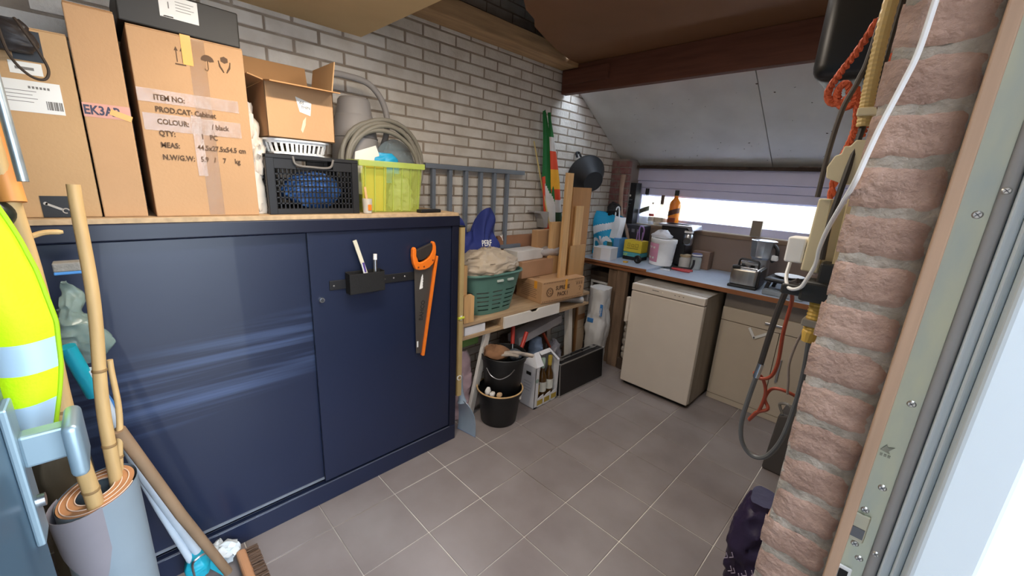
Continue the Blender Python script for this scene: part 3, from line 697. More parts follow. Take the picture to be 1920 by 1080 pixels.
mb.build('tub_rim', M('lime_rim', '#b9c964', .3, alpha=.6), gt, bevel=.002)
for k in range(7):
    y = y0+.02+k*.0455; mb = MB(); mb.bar((x1-ins+.003, y, TOP+.004), (x1+.003, y, z1-.02), .003, .006, (1, 0, 0)); mb.build('tub_rib', MATS['lime_rim'], gt)
solo('yellow_folder', MB(RX(-.05, (0, .89, 1.37))).box(-1.808, -1.80, .832, .945, TOP+.006, 1.575), M('yellow_card', '#e8c321', .6), 'yellow folder standing inside the lime green tub', 'folder', (-1.80, .89, TOP+.006), bevel=.001)
solo('white_envelope', MB(RX(-.12, (0, .89, 1.62))).prism([(.822, 1.44), (.935, 1.44), (.935, 1.632), (.915, 1.668), (.822, 1.622)], (-1.835, 0, 0), (0, 1, 0), (0, 0, 1), (.003, 0, 0)), PAPER, 'white card sticking up out of the green tub', 'card', (-1.835, .88, 1.45))
solo('blue_hand_brush', bagform((-1.85, .97, 1.50), .028, .075, .138, [.9, 1, 1.02, .9, .5], seed=2, amp=.006, rid=.003), M('cyan_plastic', '#1f97c4', .4), 'rounded cyan blue plastic head showing above the green tub', 'brush head', (-1.85, .97, 1.5), smooth=True)
solo('film_bundle', bagform((-1.825, 1.035, TOP+.006), .036, .065, .17, [.9, 1, .9, .7, .3], seed=6, amp=.01, rid=.012), M('lime_film', '#d3dd9a', .25, alpha=.75, bump=.3, bs=30), 'crumpled clear film inside the right half of the green tub', 'film', (-1.825, 1.03, TOP+.006), smooth=True)
gj = thing('candle_glass', 'small candle glass with orange flower print between crate and tub', 'glass', (-1.738, .827, TOP))
MB().lathe([(.0, TOP), (.019, TOP+.001), (.0215, TOP+.065), (.0195, TOP+.065), (.018, TOP+.004)], (-1.738, .825, 0), n=22, cap0=False).build('glass', M('milky_glass', '#cfc9bd', .15, alpha=.6), gj, smooth=True)
MB().cyl((-1.738, .825, TOP+.005), (-1.738, .825, TOP+.04), .017, n=18).build('candle', M('wax', '#e3dccb', .6), gj, smooth=True)
MB().box(-1.7175, -1.7165, .818, .834, TOP+.015, TOP+.04).build('flower_print', orange, gj, bevel=.0004)
MB().bar((-1.738, .825, TOP+.04), (-1.742, .818, TOP+.115), .010, .004, (1, 0, 0)).build('wooden_stick', PINE, gj)
solo('remote_control', MB(RZ(.15, (-1.735, 1.15, 0))).box(-1.762, -1.722, 1.085, 1.215, TOP, TOP+.016), BLACK, 'flat black remote lying at the cabinet top right corner', 'remote', (-1.735, 1.15, TOP), bevel=.004)
solo('red_canister', MB().lathe([(.0, TOP), (.03, TOP), (.032, TOP+.01), (.032, TOP+.12), (.022, TOP+.14), (.0, TOP+.142)], (-2.08, 1.20, 0), n=20, cap0=False), M('red_paint', '#c23427', .35), 'small red canister behind the right end of the green tub', 'canister', (-2.08, 1.20, TOP), smooth=True)

# ================================================================== LEFT FOREGROUND: DOOR, VEST, CANES, ROLL
dr = thing('door_1', 'dark blue grey door standing open at the left edge with steel handle', None, (-.45, -.17, 0), kind='structure')
doorm = M('door_paint', '#3e5566', .4, var=.04)
DX = -.905
MB().box(DX, .03, -.197, -.150, .01, 2.08).build('door_leaf', doorm, dr, bevel=.003)
MB().box(DX-.0015, DX+.001, -.188, -.160, .75, 1.25).build('lock_faceplate', STEEL, dr)
hp = M('handle_grey', '#8fa3ad', .35, .55, var=.04)
pl = MB().box(-.885, -.838, -.150, -.140, .955, 1.19).build('handle_plate', hp, dr, bevel=.003, seg=2)
MB().box(-.876, -.848, -.141, -.090, 1.086, 1.138).build('handle_neck', hp, dr, bevel=.004, seg=2)
MB().box(-.900, -.815, -.096, -.076, 1.062, 1.150).build('knob', hp, dr, bevel=.009, seg=4, smooth=True)
mb = MB().cyl((-.862, -.141, 1.02), (-.862, -.132, 1.02), .010, n=16); mb.build('lock_cylinder', STEEL, dr, smooth=True)

hv = thing('safety_vest', 'fluorescent yellow safety vest with silver reflective bands hanging at the left edge', 'vest', (-.98, -.2, 1.02))
yel = M('fluo_yellow', '#c8f400', .7, var=.05, bump=.15, bs=200); refl = M('reflective_band', '#b9d3e6', .35, .2, var=.03)
VE = [(1.06, -.121), (1.10, -.114), (1.15, -.102), (1.20, -.092), (1.28, -.085), (1.36, -.092), (1.42, -.104), (1.47, -.119), (1.53, -.15)]
def vedge(z):
    for (a, p), (b, q) in zip(VE, VE[1:]):
        if z <= b: t = (z-a)/(b-a); return p+(q-p)*t
    return VE[-1][1]
def vest(u, v):
    z = 1.074+.45*v; y = -.30+(vedge(z)+.30)*u
    x = -.955+.016*math.sin(u*9+v*2)+.012*math.sin(v*7+u*4)
    return Vector((x, y, z+.006*math.sin(u*6)))
def vmat(u, v):
    z = 1.074+.45*v
    return 1 if (1.089 < z < 1.143 or 1.196 < z < 1.258) else 0
mb = MB().grid(vest, 24, 50, vmat); mb.build('vest_front', [yel, refl], hv, smooth=True, sol=.004, fixn=False)
MB().tube(smooth_path([vest(1, i/20) for i in range(21)], 2), .0035, n=6).build('edge_binding', M('fluo_dark', '#9fc400', .7), hv, smooth=True)
solo('dark_pouch', blob((-1.16, -.165, 1.43), (.04, .05, .035), 2, .004, 8, .0, flat=False), M('dark_green_bag', '#23271f', .4), 'dark rounded pouch just above the safety vest at the left edge', 'pouch', (-1.16, -.17, 1.40), smooth=True)

# rolled grey foam mat with canes in it
RXc, RYc = -1.30, -.118
roll = thing('foam_roll', 'upright roll of grey sheeting with tan spiral end holding canes', 'roll', (RXc, RYc, 0))
greyroll = M('grey_vinyl', '#7f8b92', .55, var=.05); tanroll = M('tan_underside', '#c08a5e', .8, var=.12, vs=14)
def topz(x, y): return .735-.10*(x-RXc)+.22*(y-RYc)
mb = MB(); n = 40; R_ = .076
vs = [(RXc+R_*math.cos(2*PI*i/n), RYc+R_*math.sin(2*PI*i/n), 0) for i in range(n)]
vs += [(x, y, topz(x, y)) for x, y, z in vs]
mb.add(vs, [(i, (i+1) % n, n+(i+1) % n, n+i) for i in range(n)]); mb.build('outer_sheet', greyroll, roll, smooth=True)
mb = MB(); N = 150; vs = []
for i in range(N):
    t = i/N; th = t*2*PI*3.2; r = .030+.040*t; x, y = RXc+r*math.cos(th), RYc+r*math.sin(th)
    r2 = r+.0125; x2, y2 = RXc+min(r2, .0735)*math.cos(th), RYc+min(r2, .0735)*math.sin(th)
    vs += [(x, y, topz(x, y)-.002), (x2, y2, topz(x2, y2)-.002)]
mb.add(vs, [(2*i, 2*i+1, 2*i+3, 2*i+2) for i in range(N-1)]); mb.build('rolled_edge', tanroll, roll)
mb = MB(); vs = []
for i in range(N): 
    t = i/N; th = t*2*PI*3.2; r = .030+.043*t; vs.append((RXc+r*math.cos(th), RYc+r*math.sin(th), topz(RXc+r*math.cos(th), RYc+r*math.sin(th))))
mb.tube(vs, .0012, n=5); mb.build('pale_seam', M('pale_seam', '#e0c6b0', .8), roll)
mb = MB()       # loose triangular flap of the sheet on the near side
def flap(u, v):
    th = -2.0+2.1*u; r = .0785+.014*math.sin(PI*u)*(1-.5*v)
    zt = topz(RXc+r*math.cos(th), RYc+r*math.sin(th))+.004; zb = zt-.05-.20*u**1.3*(1 if u < .86 else max(.35, 1-(u-.86)*4.6))
    return Vector((RXc+r*math.cos(th), RYc+r*math.sin(th), zt+(zb-zt)*v))
mb.grid(flap, 14, 10); mb.build('loose_flap', M('grey_vinyl_back', '#827c80', .7, var=.06), roll, smooth=True, sol=.002)
bam = M('bamboo', '#bd9b67', .55, var=.14, vs=7, stretch=(6, 6, .8)); node = M('bamboo_node', '#8a6b42', .6)
def cane(name, label, p0, p1, r0, r1, nodes, group='bamboo canes standing in the roll', wob=.004):
    t = thing(name, label, 'cane', p0, group); P0, P1 = Vector(p0), Vector(p1)
    K = 24; pts = [P0.lerp(P1, i/K)+Vector((0, wob*math.sin(i*.45), 0)) for i in range(K+1)]
    MB().tube(pts, [r0+(r1-r0)*i/K for i in range(K+1)], n=12).build('culm', bam, t, smooth=True)
    for q in nodes:
        i = int(q*K); c = pts[i]; d = (P1-P0).normalized(); r = r0+(r1-r0)*q
        MB().tube([c-d*.004, c, c+d*.004], [r+.0003, r+.0018, r+.0003], n=12).build('node', node, t, smooth=True)
    return t, pts
cane('bamboo_cane', 'straight bamboo cane with cut top in front of the cartons', (-1.30, -.098, .52), (-1.34, -.0415, 1.478), .0145, .0120, (.34, .58))
cane('bamboo_cane', 'thin split bamboo cane close beside the straight cane', (-1.322, -.088, .52), (-1.352, -.045, 1.05), .009, .006, (.5,))
c2, pts = cane('bamboo_cane', 'leaning bamboo cane with a side twig passing the safety vest', (-1.275, -.125, .50), (-1.15, -.122, 1.60), .0165, .0125, (.25, .47, .70))
MB().tube(smooth_path([(-1.19, -.112, 1.385), (-1.19, -.092, 1.392), (-1.19, -.068, 1.392)], 4), [.005]*8+[.003], n=8).build('twig', bam, c2, smooth=True)
ph = thing('paint_roller_pole', 'orange sleeved pole with galvanised tip at the upper left edge', 'pole', (-1.16, -.12, 1.50))
MB().tube([(-1.155, -.118, 1.452), (-1.17, -.122, 1.52), (-1.20, -.136, 1.70)], [.017, .0165, .015], n=14).build('sleeve', M('orange_sleeve', '#c98442', .5), ph, smooth=True)
MB().cyl((-1.13, -.098, 1.49), (-1.17, -.108, 1.86), .0075, n=12).build('galvanised_tip', M('galvanised', '#aab4b8', .35, .8, var=.15, vs=30), ph, smooth=True)
# long brown handle across to the floor, mop, brush and rags
rk = thing('rake_handle', 'long brown wooden handle leaning down across to the floor brush', 'handle', (-1.55, .12, .06))
MB().tube([(-1.56, .130, .04), (-1.44, .028, .46), (-1.34, -.06, .86)], [.0145, .015, .014], n=12).build('shaft', M('brown_handle', '#8d7257', .65, var=.15, vs=6, stretch=(4, 4, 1)), rk, smooth=True)
tq = M('turquoise', '#1d9fb4', .45); mopw = M('mop_white', '#c4cfd8', .5)
mp = thing('floor_mop', 'white and turquoise floor mop leaning at the cabinet end', 'mop', (-1.62, .05, 0))
MB().tube([(-1.60, .055, .16), (-1.545, -.045, .60), (-1.50, -.10, .98)], .0135, n=12).build('mop_pole', mopw, mp, smooth=True)
MB().tube([(-1.60, .035, .13), (-1.575, -.02, .42), (-1.56, -.05, .6)], .012, n=10).build('squeeze_rod', mopw, mp, smooth=True)
MB().tube([(-1.507, -.098, .90), (-1.485, -.125, 1.06)], .017, n=12).build('grip_sleeve', tq, mp, smooth=True)
bagform((-1.61, .05, .06), .035, .035, .11, [1, 1.1, .8, .5], seed=1, amp=.004, rid=0).build('mop_clamp', tq, mp, smooth=True)
MB().bar((-1.605, .075, .10), (-1.60, .13, 0.004), .03, .008, (1, 0, 0)).build('clamp_leg', tq, mp, bevel=.002)
MB().tube(smooth_path([(-1.585, .04, .02), (-1.57, .035, .13), (-1.57, .05, .155), (-1.58, .085, .15), (-1.585, .10, .11)], 5), .004, n=7).build('wire_bail', STEEL, mp, smooth=True)
MB().box(-1.63, -1.58, .025, .06, .0, .055).build('grey_sponge', M('grey_sponge', '#9aa2a4', .9, bump=.5), mp, bevel=.004)
solo('white_rag', blob((-1.665, .125, .045), (.045, .06, .045), 5, .016, 22, .02), M('white_rag', '#d7dcdd', .85), 'crumpled white rag on the floor at the cabinet foot', 'rag', (-1.665, .125, 0), smooth=True)
br = thing('hand_brush', 'short wooden hand brush with brown bristles on the floor', 'brush', (-1.56, .19, 0))
mb = MB(); mb.box(-1.63, -1.42, .168, .202, .012, .052); mb.build('brush_back', M('brush_wood', '#c18d66', .6, var=.12), br, bevel=.012, seg=3)
random.seed(4); mb = MB()
for i in range(220):
    x, z = random.uniform(-1.62, -1.43), random.uniform(.014, .05); mb.bar((x, .200, z), (x+random.uniform(-.004, .004), .242, z+random.uniform(-.005, .004)), .003, .003)
o = mb.build('bristles', M('bristle', '#6e5747', .9), br); o['kind'] = 'stuff'
# things wedged between cabinet end and canes
gl = thing('scrub_sponge', 'grey scrubbing sponge with blue base on the cabinet end behind canes', 'sponge', (-1.60, -.10, 1.23))
MB().box(-1.625, -1.58, -.125, -.073, 1.238, 1.262).build('scourer', M('grey_scourer', '#8c8a84', .95, bump=.4), gl, bevel=.003)
MB().box(-1.625, -1.58, -.125, -.072, 1.230, 1.238).build('sponge_base', M('blue_sponge', '#4f8fd0', .8), gl, bevel=.002)
solo('clear_bag', bagform((-1.57, -.105, .975), .02, .045, .25, [.5, 1.35, .85, .4, .1], seed=12, amp=.012, rid=.02), M('greenish_film', '#8fa398', .2, alpha=.5, bump=.3, bs=40), 'clear crumpled plastic bag hanging behind the bamboo canes', 'bag', (-1.58, -.1, .98), smooth=True)
mb = MB().tube(smooth_path([(-1.56, -.115, .98), (-1.555, -.105, .93), (-1.55, -.085, .86), (-1.55, -.07, .80)], 5), [.012]*4+[.016]*8+[.018]*4, n=10)
solo('rubber_glove', mb, M('glove_blue', '#3f79b8', .5), 'blue rubber glove hanging behind the bamboo canes', 'glove', (-1.555, -.1, .8), smooth=True)
solo('side_brown_item', bagform((-1.62, -.20, 0), .13, .055, 1.15, [1, 1, .95, .9, .7, .4], seed=21, amp=.01, rid=.01), M('dark_olive_brown', '#4b4334', .8), 'dark brown upright item of unclear kind in the corner beside the cabinet end', 'sack', (-1.62, -.2, 0), smooth=True)  # unidentified brown upright item, given a soft bag form
# ================================================================== BETWEEN CABINET AND WORKTOP: DESK AND ITS LOAD
deskw = M('desk_wood', '#ad9272', .7, var=.18, vs=4, stretch=(8, .9, 8))
whitew = M('desk_white', '#dcd8d0', .5, var=.04)
dk = thing('wooden_desk', 'low wooden desk with white drawer and white splayed legs by the wall', 'desk', (-1.92, 2.03, 0))
MB().box(-2.12, -1.75, 1.386, 2.69, .606, .628).build('lower_shelf', deskw, dk, bevel=.001)
MB().box(-2.12, -1.75, 1.386, 2.69, .690, .712).build('desktop', deskw, dk, bevel=.001)
MB().box(-2.12, -2.10, 1.386, 2.69, .628, .690).build('back_panel', deskw, dk)
for y in (1.392, 1.712, 2.30, 2.676): MB().box(-2.10, -1.752, y-.008, y+.008, .628, .690).build('divider', deskw if y < 2 else M('grey_board', '#8f8a86', .7), dk)
dw = MB().prism([(1.722, .611), (2.29, .611), (2.29, .688), (2.06, .688), (2.04, .672), (1.99, .672), (1.97, .688), (1.722, .688)], (-1.752, 0, 0), (0, 1, 0), (0, 0, 1), (.014, 0, 0)).build('drawer', whitew, dk)
MB().bar((-1.78, 1.612, .606), (-1.835, 1.53, 0), .05, .022, (1, .2, 0)).build('leg', whitew, dk)
MB().bar((-1.83, 2.53, .606), (-1.83, 2.60, 0), .045, .045).build('leg', whitew, dk)
MB().bar((-2.06, 1.612, .606), (-2.06, 1.53, 0), .05, .022, (1, .2, 0)).build('leg', whitew, dk)
MB().bar((-2.06, 2.53, .606), (-2.06, 2.60, 0), .045, .045).build('leg', whitew, dk)
DT = .7125
solo('white_carton', MB().box(-1.95, -1.757, 1.412, 1.573, .6285, .682), M('carton_white', '#d9dade', .6), 'low white carton inside the left desk compartment', 'box', (-1.85, 1.49, .6285), bevel=.002)
fr_ = thing('foil_roll', 'roll of clear packing film with dark label in the right desk compartment', 'roll', (-1.85, 2.47, .6285))
MB().cyl((-1.96, 2.38, .657), (-1.748, 2.60, .657), .0275, n=18).build('film', FILM, fr_, smooth=True)
MB().cyl((-1.965, 2.375, .657), (-1.744, 2.604, .657), .014, n=14).build('core', PAPER, fr_, smooth=True)
MB(RZ(math.radians(46), (-1.83, 2.515, 0))).box(-1.87, -1.80, 2.500, 2.53, .6835, .6855).build('label', M('foil_label', '#4d4a52', .6), fr_)

# ---- timber offcuts at the left end of the desk
solo('timber_offcut', MB().box(-1.80, -1.765, 1.39, 1.427, DT, 1.058), PINE, 'upright square pine offcut behind the spirit level', 'offcut', (-1.78, 1.41, DT), 'pine offcuts on the desk', bevel=.002)
solo('timber_offcut', MB().prism([(1.392, DT), (1.470, DT), (1.470, .872), (1.448, .886), (1.410, .886), (1.392, .874)], (-1.763, 0, 0), (0, 1, 0), (0, 0, 1), (.016, 0, 0)), PINE, 'short wide pine offcut in front at the left desk corner', 'offcut', (-1.755, 1.43, DT), 'pine offcuts on the desk', bevel=.001)
lv = thing('spirit_level', 'long bronze coloured spirit level standing against the cabinet end', 'spirit level', (-1.715, 1.345, .28))
lvm = M('level_bronze', '#a88f5f', .4, .35, var=.06)
MB().box(-1.735, -1.702, 1.3205, 1.352, .285, 1.292).build('level_body', lvm, lv, bevel=.003)
MB().box(-1.737, -1.700, 1.319, 1.3535, 1.290, 1.296).build('end_cap', BLACK, lv)
MB().box(-1.702, -1.699, 1.324, 1.349, .285, 1.288).build('level_face', M('level_face', '#c2ab78', .4, .3), lv)
v_ = MB().cyl((-1.700, 1.318, .776), (-1.700, 1.356, .776), .008, n=14).build('vial', M('vial_yellow', '#d5e04f', .1, alpha=.8), lv, smooth=True)
MB().box(-1.708, -1.697, 1.330, 1.342, .764, .790).build('vial_clip', WPLAST, lv)
MB().cyl((-1.703, 1.333, .405), (-1.698, 1.333, .405), .016, n=20).build('end_vial_ring', WPLAST, lv, smooth=True)
MB().cyl((-1.699, 1.333, .405), (-1.6965, 1.333, .405), .011, n=18).build('end_vial', lvm, lv, smooth=True)

# ---- green laundry basket with a plastic sack on top
lb = thing('laundry_basket', 'dark green slotted laundry basket on the desk', 'basket', (-1.90, 1.70, DT))
lbm = M('basket_green', '#557c72', .5, var=.06); bc_ = (-1.905, 1.70)
def bring(mb, fr0, fr1, z0, z1, n=64, a0=0, a1=1):
    """a strip of basket wall; radii grow with height"""
    def rad(z): t = (z-DT)/.27; return .108+.037*t, .168+.075*t
    vs = []
    k = int(n*(a1-a0))+1
    for z in (z0, z1):
        rx_, ry_ = rad(z)
        for i in range(k):
            th = 2*PI*(a0+(a1-a0)*i/(k-1)); ca, sa = math.cos(th), math.sin(th); q = (abs(ca)**3.2+abs(sa)**3.2)**(-1/3.2)
            vs.append((bc_[0]+rx_*q*ca, bc_[1]+ry_*q*sa, z))
    mb.add(vs, [(i, i+1, k+i+1, k+i) for i in range(k-1)])
mb = MB(); bring(mb, 0, 0, DT+.001, DT+.030); bring(mb, 0, 0, DT+.175, DT+.262)
zs = [DT+.030+.0145*i for i in range(11)]
for i in range(0, 10, 2): bring(mb, 0, 0, zs[i]+.0085, zs[i+1]+.0145)
for k in range(12):
    a = k/12+.02; bring(mb, 0, 0, DT+.028, DT+.18, 64*8, a, a+.022)
rim = MB(); 
mb.build('basket_wall', lbm, lb, sol=.0025, smooth=True)
pts = []
for i in range(64):
    th = 2*PI*i/64; ca, sa = math.cos(th), math.sin(th); q = (abs(ca)**3.2+abs(sa)**3.2)**(-1/3.2)
    pts.append((bc_[0]+.148*q*ca, bc_[1]+.247*q*sa, DT+.262))
MB().tube(pts, .0085, n=8, closed=True).build('basket_rim', lbm, lb, smooth=True)
MB().lathe([(.0, DT+.0005), (1, DT+.0005), (1, DT+.003), (0, DT+.003)], (bc_[0], bc_[1], 0), n=32, sx=.104, sy=.16, cap0=False).build('basket_floor', lbm, lb)
for y in (1.665, 1.755): MB().box(bc_[0]+.137, bc_[0]+.149, y, y+.05, DT+.214, DT+.228).build('handle_slot', M('slot_pale', '#b9c4bd', .6), lb, bevel=.002)
solo('laundry_heap', blob((bc_[0], bc_[1], DT+.125), (.096, .155, .118), 4, .012, 9, .01), M('linen', '#b7b0a6', .9), 'pale laundry filling the green slotted basket', 'laundry', (bc_[0], bc_[1], DT+.005), smooth=True)
sk = bagform((-1.90, 1.68, DT+.268), .150, .235, .145, [.94, 1.0, .95, .80, .55, .15], n=70, m=34, seed=15, amp=.012, scale=9, rid=.02)
solo('plastic_sack', sk, M('grey_beige_film', '#b5a794', .38, var=.08, bump=.25, bs=18), 'crumpled beige plastic sack lying on the green laundry basket', 'sack', (-1.90, 1.68, DT+.268), smooth=True)

# ---- box printed SUPREME PACK
sp_ = thing('cardboard_box', 'cardboard box printed SUPREME PACK with dashed edges on the desk', 'box', (-1.85, 2.27, DT))
T = RZ(math.radians(-5), (-1.752, 2.08, 0)); X1, Y0, Y1, Z0, Z1 = -1.748, 2.085, 2.535, DT+.0005, DT+.155
MB(T).box(-2.02, X1, Y0, Y1, Z0, Z1).build('carton', CARD, sp_, bevel=.002)
def st_bar(poly, x=X1+.0005): 
    m_ = MB(T); m_.prism(poly, (x, 0, 0), (0, 1, 0), (0, 0, 1), (.0005, 0, 0)); return m_
for zz in (Z0+.006, Z1-.014):
    mb = MB(T)
    for k in range(26):
        y = Y0+.012+k*.0165; mb.prism([(y, zz), (y+.006, zz), (y+.0105, zz+.009), (y+.0045, zz+.009)], (X1+.0005, 0, 0), (0, 1, 0), (0, 0, 1), (.0005, 0, 0))
    mb.build('dashed_border', PRINT, sp_)
Rv = (T.to_3x3() @ Vector((0, 1, 0)))
text(sp_, 'SUPREME', .042, PRINT, T @ Vector((X1+.0006, 2.225, Z0+.084)), right=Rv, bold=.0012, sx=.86)
text(sp_, 'PACK !', .042, PRINT, T @ Vector((X1+.0006, 2.245, Z0+.036)), right=Rv, bold=.0012, sx=.86)
mb = MB(T)
for r in (.034, .027): mb.tube([(X1+.0008, 2.165+r*math.cos(2*PI*i/28), Z0+.075+r*math.sin(2*PI*i/28)) for i in range(28)], .0022 if r < .03 else .0012, n=5, closed=True)
for k in range(3):
    a = 2*PI*k/3+.5; mb.tube([(X1+.0008, 2.165+.013*math.cos(a+t), Z0+.075+.013*math.sin(a+t)) for t in (0, .5, 1.0, 1.4)], .0026, n=5)
mb.build('recycle_emblem', PRINT, sp_)
mb = MB(T)
for k in range(3): mb.box(X1+.0005, X1+.001, 2.445+k*.026, 2.462+k*.026, Z0+.100, Z0+.122)
mb.box(X1+.0005, X1+.001, 2.43, 2.52, Z0+.126, Z0+.129); mb.box(X1+.0005, X1+.001, 2.46, 2.51, Z0+.026, Z0+.029)
mb.build('small_print', M('print_soft', '#8a6a4c', .8), sp_)
mb = MB(T); mb.tube([(X1+.001, 2.475, Z0+.082), (X1+.001, 2.49, Z0+.088), (X1+.001, 2.502, Z0+.08), (X1+.001, 2.495, Z0+.066), (X1+.001, 2.486, Z0+.06), (X1+.001, 2.496, Z0+.05)], .0016, n=5); mb.build('pen_mark', PRINT, sp_)
MB(T).box(X1, X1+.0014, 2.322, 2.345, Z0+.076, Z1+.001).build('yellow_tape', ytape, sp_)
MB(T).box(-1.83, -1.80, Y0-.0012, Y0, Z0+.10, Z1).build('yellow_tape', ytape, sp_)
mb = MB(T)
for k in range(7): mb.box(-1.97+.004*(k % 3), -1.80-.01*(k % 2), Y0-.0008, Y0, Z0+.03+k*.014, Z0+.034+k*.014)
mb.build('side_print', MATS['print_soft'], sp_)
mb = MB(T)
for (x, y) in ((-1.90, 2.13), (-1.86, 2.38), (-1.95, 2.28)): mb.box(x, x+.02, y, y+.06, Z1, Z1+.0006)
mb.build('top_print', MATS['print_soft'], sp_)

# ---- flattened boxes, white block, film, small carton along the wall
solo('card_sheet', MB(RY(math.radians(-4), (-2.06, 0, DT))).box(-2.105, -2.085, 1.98, 2.53, DT, 1.155), M('card_redbrown', '#9c7257', .85, var=.08), 'red brown cardboard sheet leaning against the white brick wall', 'cardboard', (-2.09, 2.25, DT), bevel=.001)
solo('flat_carton', MB().box(-2.07, -1.90, 2.03, 2.375, Z1+.004, .992), M('card_mid', '#a98263', .85, var=.07), 'plain brown carton standing behind the SUPREME PACK box', 'box', (-1.98, 2.2, Z1+.004), bevel=.002)
solo('white_foam_block', MB(RZ(.04, (-2, 2.2, 0))).box(-2.075, -1.935, 2.00, 2.29, .9935, 1.066), M('foam_white', '#cfcbc6', .7), 'white foam block in clear film on the plain brown carton', 'block', (-2.0, 2.15, .9935), bevel=.003)
solo('film_wad', blob((-1.95, 2.40, 1.035), (.06, .135, .042), 17, .012, 13, .014), M('film_wad', '#c5c2c4', .22, alpha=.6, bump=.35, bs=35), 'wad of clear plastic film beside the white foam block', 'film', (-1.95, 2.4, .995), smooth=True)
solo('small_carton', MB().box(-2.05, -1.99, 2.275, 2.455, 1.058, 1.195), CARD, 'small upright brown carton at the foot of the flag', 'box', (-2.02, 2.36, 1.06), bevel=.002)
br_ = thing('plastic_bracket', 'grey translucent gutter bracket hanging on the wall left of the flag', 'bracket', (-2.1, 2.4, 1.2))
gm = M('bracket_grey', '#a3a19d', .35, alpha=.8)
MB().prism([(2.30, 1.335), (2.475, 1.325), (2.472, 1.20), (2.425, 1.20), (2.41, 1.27), (2.375, 1.312), (2.30, 1.322)], (-2.135, 0, 0), (0, 1, 0), (0, 0, 1), (.07, 0, 0)).build('bracket_body', gm, br_, bevel=.003)

# ---- blue drawstring bag with white letters
pb = thing('blue_drawstring_bag', 'dark blue cloth bag with white letters leaning on the wall ladder', 'bag', (-2.0, 1.73, .98))
bm_ = M('royal_blue', '#27357c', .75, var=.12, vs=5, bump=.15, bs=250)
def bagsurf(u, v):
    # front sheet: two raised peaks, left one lower
    y = 1.535+.335*u
    top = 1.205+.105*math.exp(-((u-.02)/.13)**2)+.165*math.exp(-(abs(u-.76)/.24)**2.6)+.02*math.sin(u*23)*.3
    z = .985+(top-.985)*v
    x = -1.955+.06*math.sin(PI*u)*(1-v*.6)-.085*v+.018*math.sin(u*11+v*6)*v+.016*math.sin(v*9-u*8)+.012*math.sin(u*21-v*13)
    return Vector((x, y, z))
MB().grid(bagsurf, 40, 30).build('bag_front', bm_, pb, smooth=True, sol=.004)
def bagback(u, v):
    p = bagsurf(u, v); return Vector((p.x-.055*math.sin(PI*u)**.5*(1-v**4)-.006, p.y, p.z))
MB().grid(bagback, 40, 30).build('bag_back', bm_, pb, smooth=True, sol=.004)
text(pb, 'PERF', .052, WHITE, (-1.878, 1.628, 1.140), right=(-.05, 1, -.02), up=(-.2, 0, 1), bold=.001, sx=.8)
text(pb, 'Y', .055, WHITE, (-1.882, 1.80, 1.160), right=(-.1, 1, .3), up=(-.2, -.3, 1), bold=.001, sx=.7)

# ---- grey ladder hung sideways on the wall
ld = thing('metal_ladder', 'blue grey metal ladder hung sideways on the white brick wall', 'ladder', (-2.12, 1.78, 1.1))
ldm = M('ladder_grey', '#7d8794', .45, .4, var=.08)
MB().box(-2.135, -2.095, 1.36, 2.205, 1.590, 1.618).build('rail', ldm, ld, bevel=.002)
MB().box(-2.135, -2.095, 1.36, 2.205, 1.06, 1.088).build('rail', ldm, ld, bevel=.002)
for y in (1.424, 1.548, 1.675, 1.80, 1.924, 2.048): MB().box(-2.128, -2.103, y-.0125, y+.0125, 1.088, 1.590).build('rung', ldm, ld, bevel=.002)

# ---- flag and stick
fg = thing('draped_flag', 'furled flag in green white red and yellow leaning on the wall', 'flag', (-2.05, 2.52, .72))
fcol = [M('flag_green', '#1f6b35', .8, var=.1), M('flag_white', '#cbc9c6', .8), M('flag_red', '#cf4a2c', .8), M('flag_yellow', '#e0a52f', .8), M('flag_dark', '#27402a', .8)]
def fleft(u, v):
    z = 2.045-1.10*v; yc = 2.355+.225*v+.03*math.sin(v*3)
    w = .010+.088*min(1, v*2.4)-.03*max(0, v-.6)*2
    return Vector((-2.088+.022*math.sin(u*PI)+.010*math.sin(u*9+v*4), yc-w+2*w*u*.95, z+.01*math.sin(u*5)))
def lm(u, v):
    d = v*1.1-.28*u
    if d < .30+.30*u: return 0
    if d < .60+.22*u: return 0 if u > .55 and d < .5 else 1
    return 2 if u < .85 else 1
def lm(u, v):
    if v < .42+.28*u: return 2 if (u < .16 and v > .42) else 0
    if v < .62+.40*u: return 1 if u > .12 else 2
    return 2
MB().grid(fleft, 22, 60, lm).build('flag_fold', fcol, fg, smooth=True, sol=.003)
def fright(u, v):
    z = 2.04-.98*v; yc = 2.385+.245*v
    w = .008+.055*min(1, v*2.0)
    return Vector((-2.068+.018*math.sin(u*PI)+.006*math.sin(u*7+v*6), yc-w*.6+2*w*u*.9, z))
def rm(u, v):
    if v < .17: return 0
    if v < .265: return 1
    if v < .40: return 2
    if v < .545: return 3
    if v < .63: return 2
    if v < .735: return 1
    return 4
MB().grid(fright, 16, 60, rm).build('flag_fold', fcol, fg, smooth=True, sol=.003)
MB().tube([(-2.128, 2.415, 2.04), (-2.125, 2.50, 1.5), (-2.12, 2.62, .72)], .009, n=10).build('flag_pole', PINE, fg, smooth=True)
solo('thin_stick', MB().tube([(-2.10, 2.285, 1.835), (-2.09, 2.40, 1.515), (-2.06, 2.55, 1.07), (-2.05, 2.60, .715)], [.0045, .006, .007, .007], n=8), M('stick_yellow', '#c9b477', .6), 'thin yellow stick leaning left of the flag', 'stick', (-2.05, 2.60, .715), smooth=True)

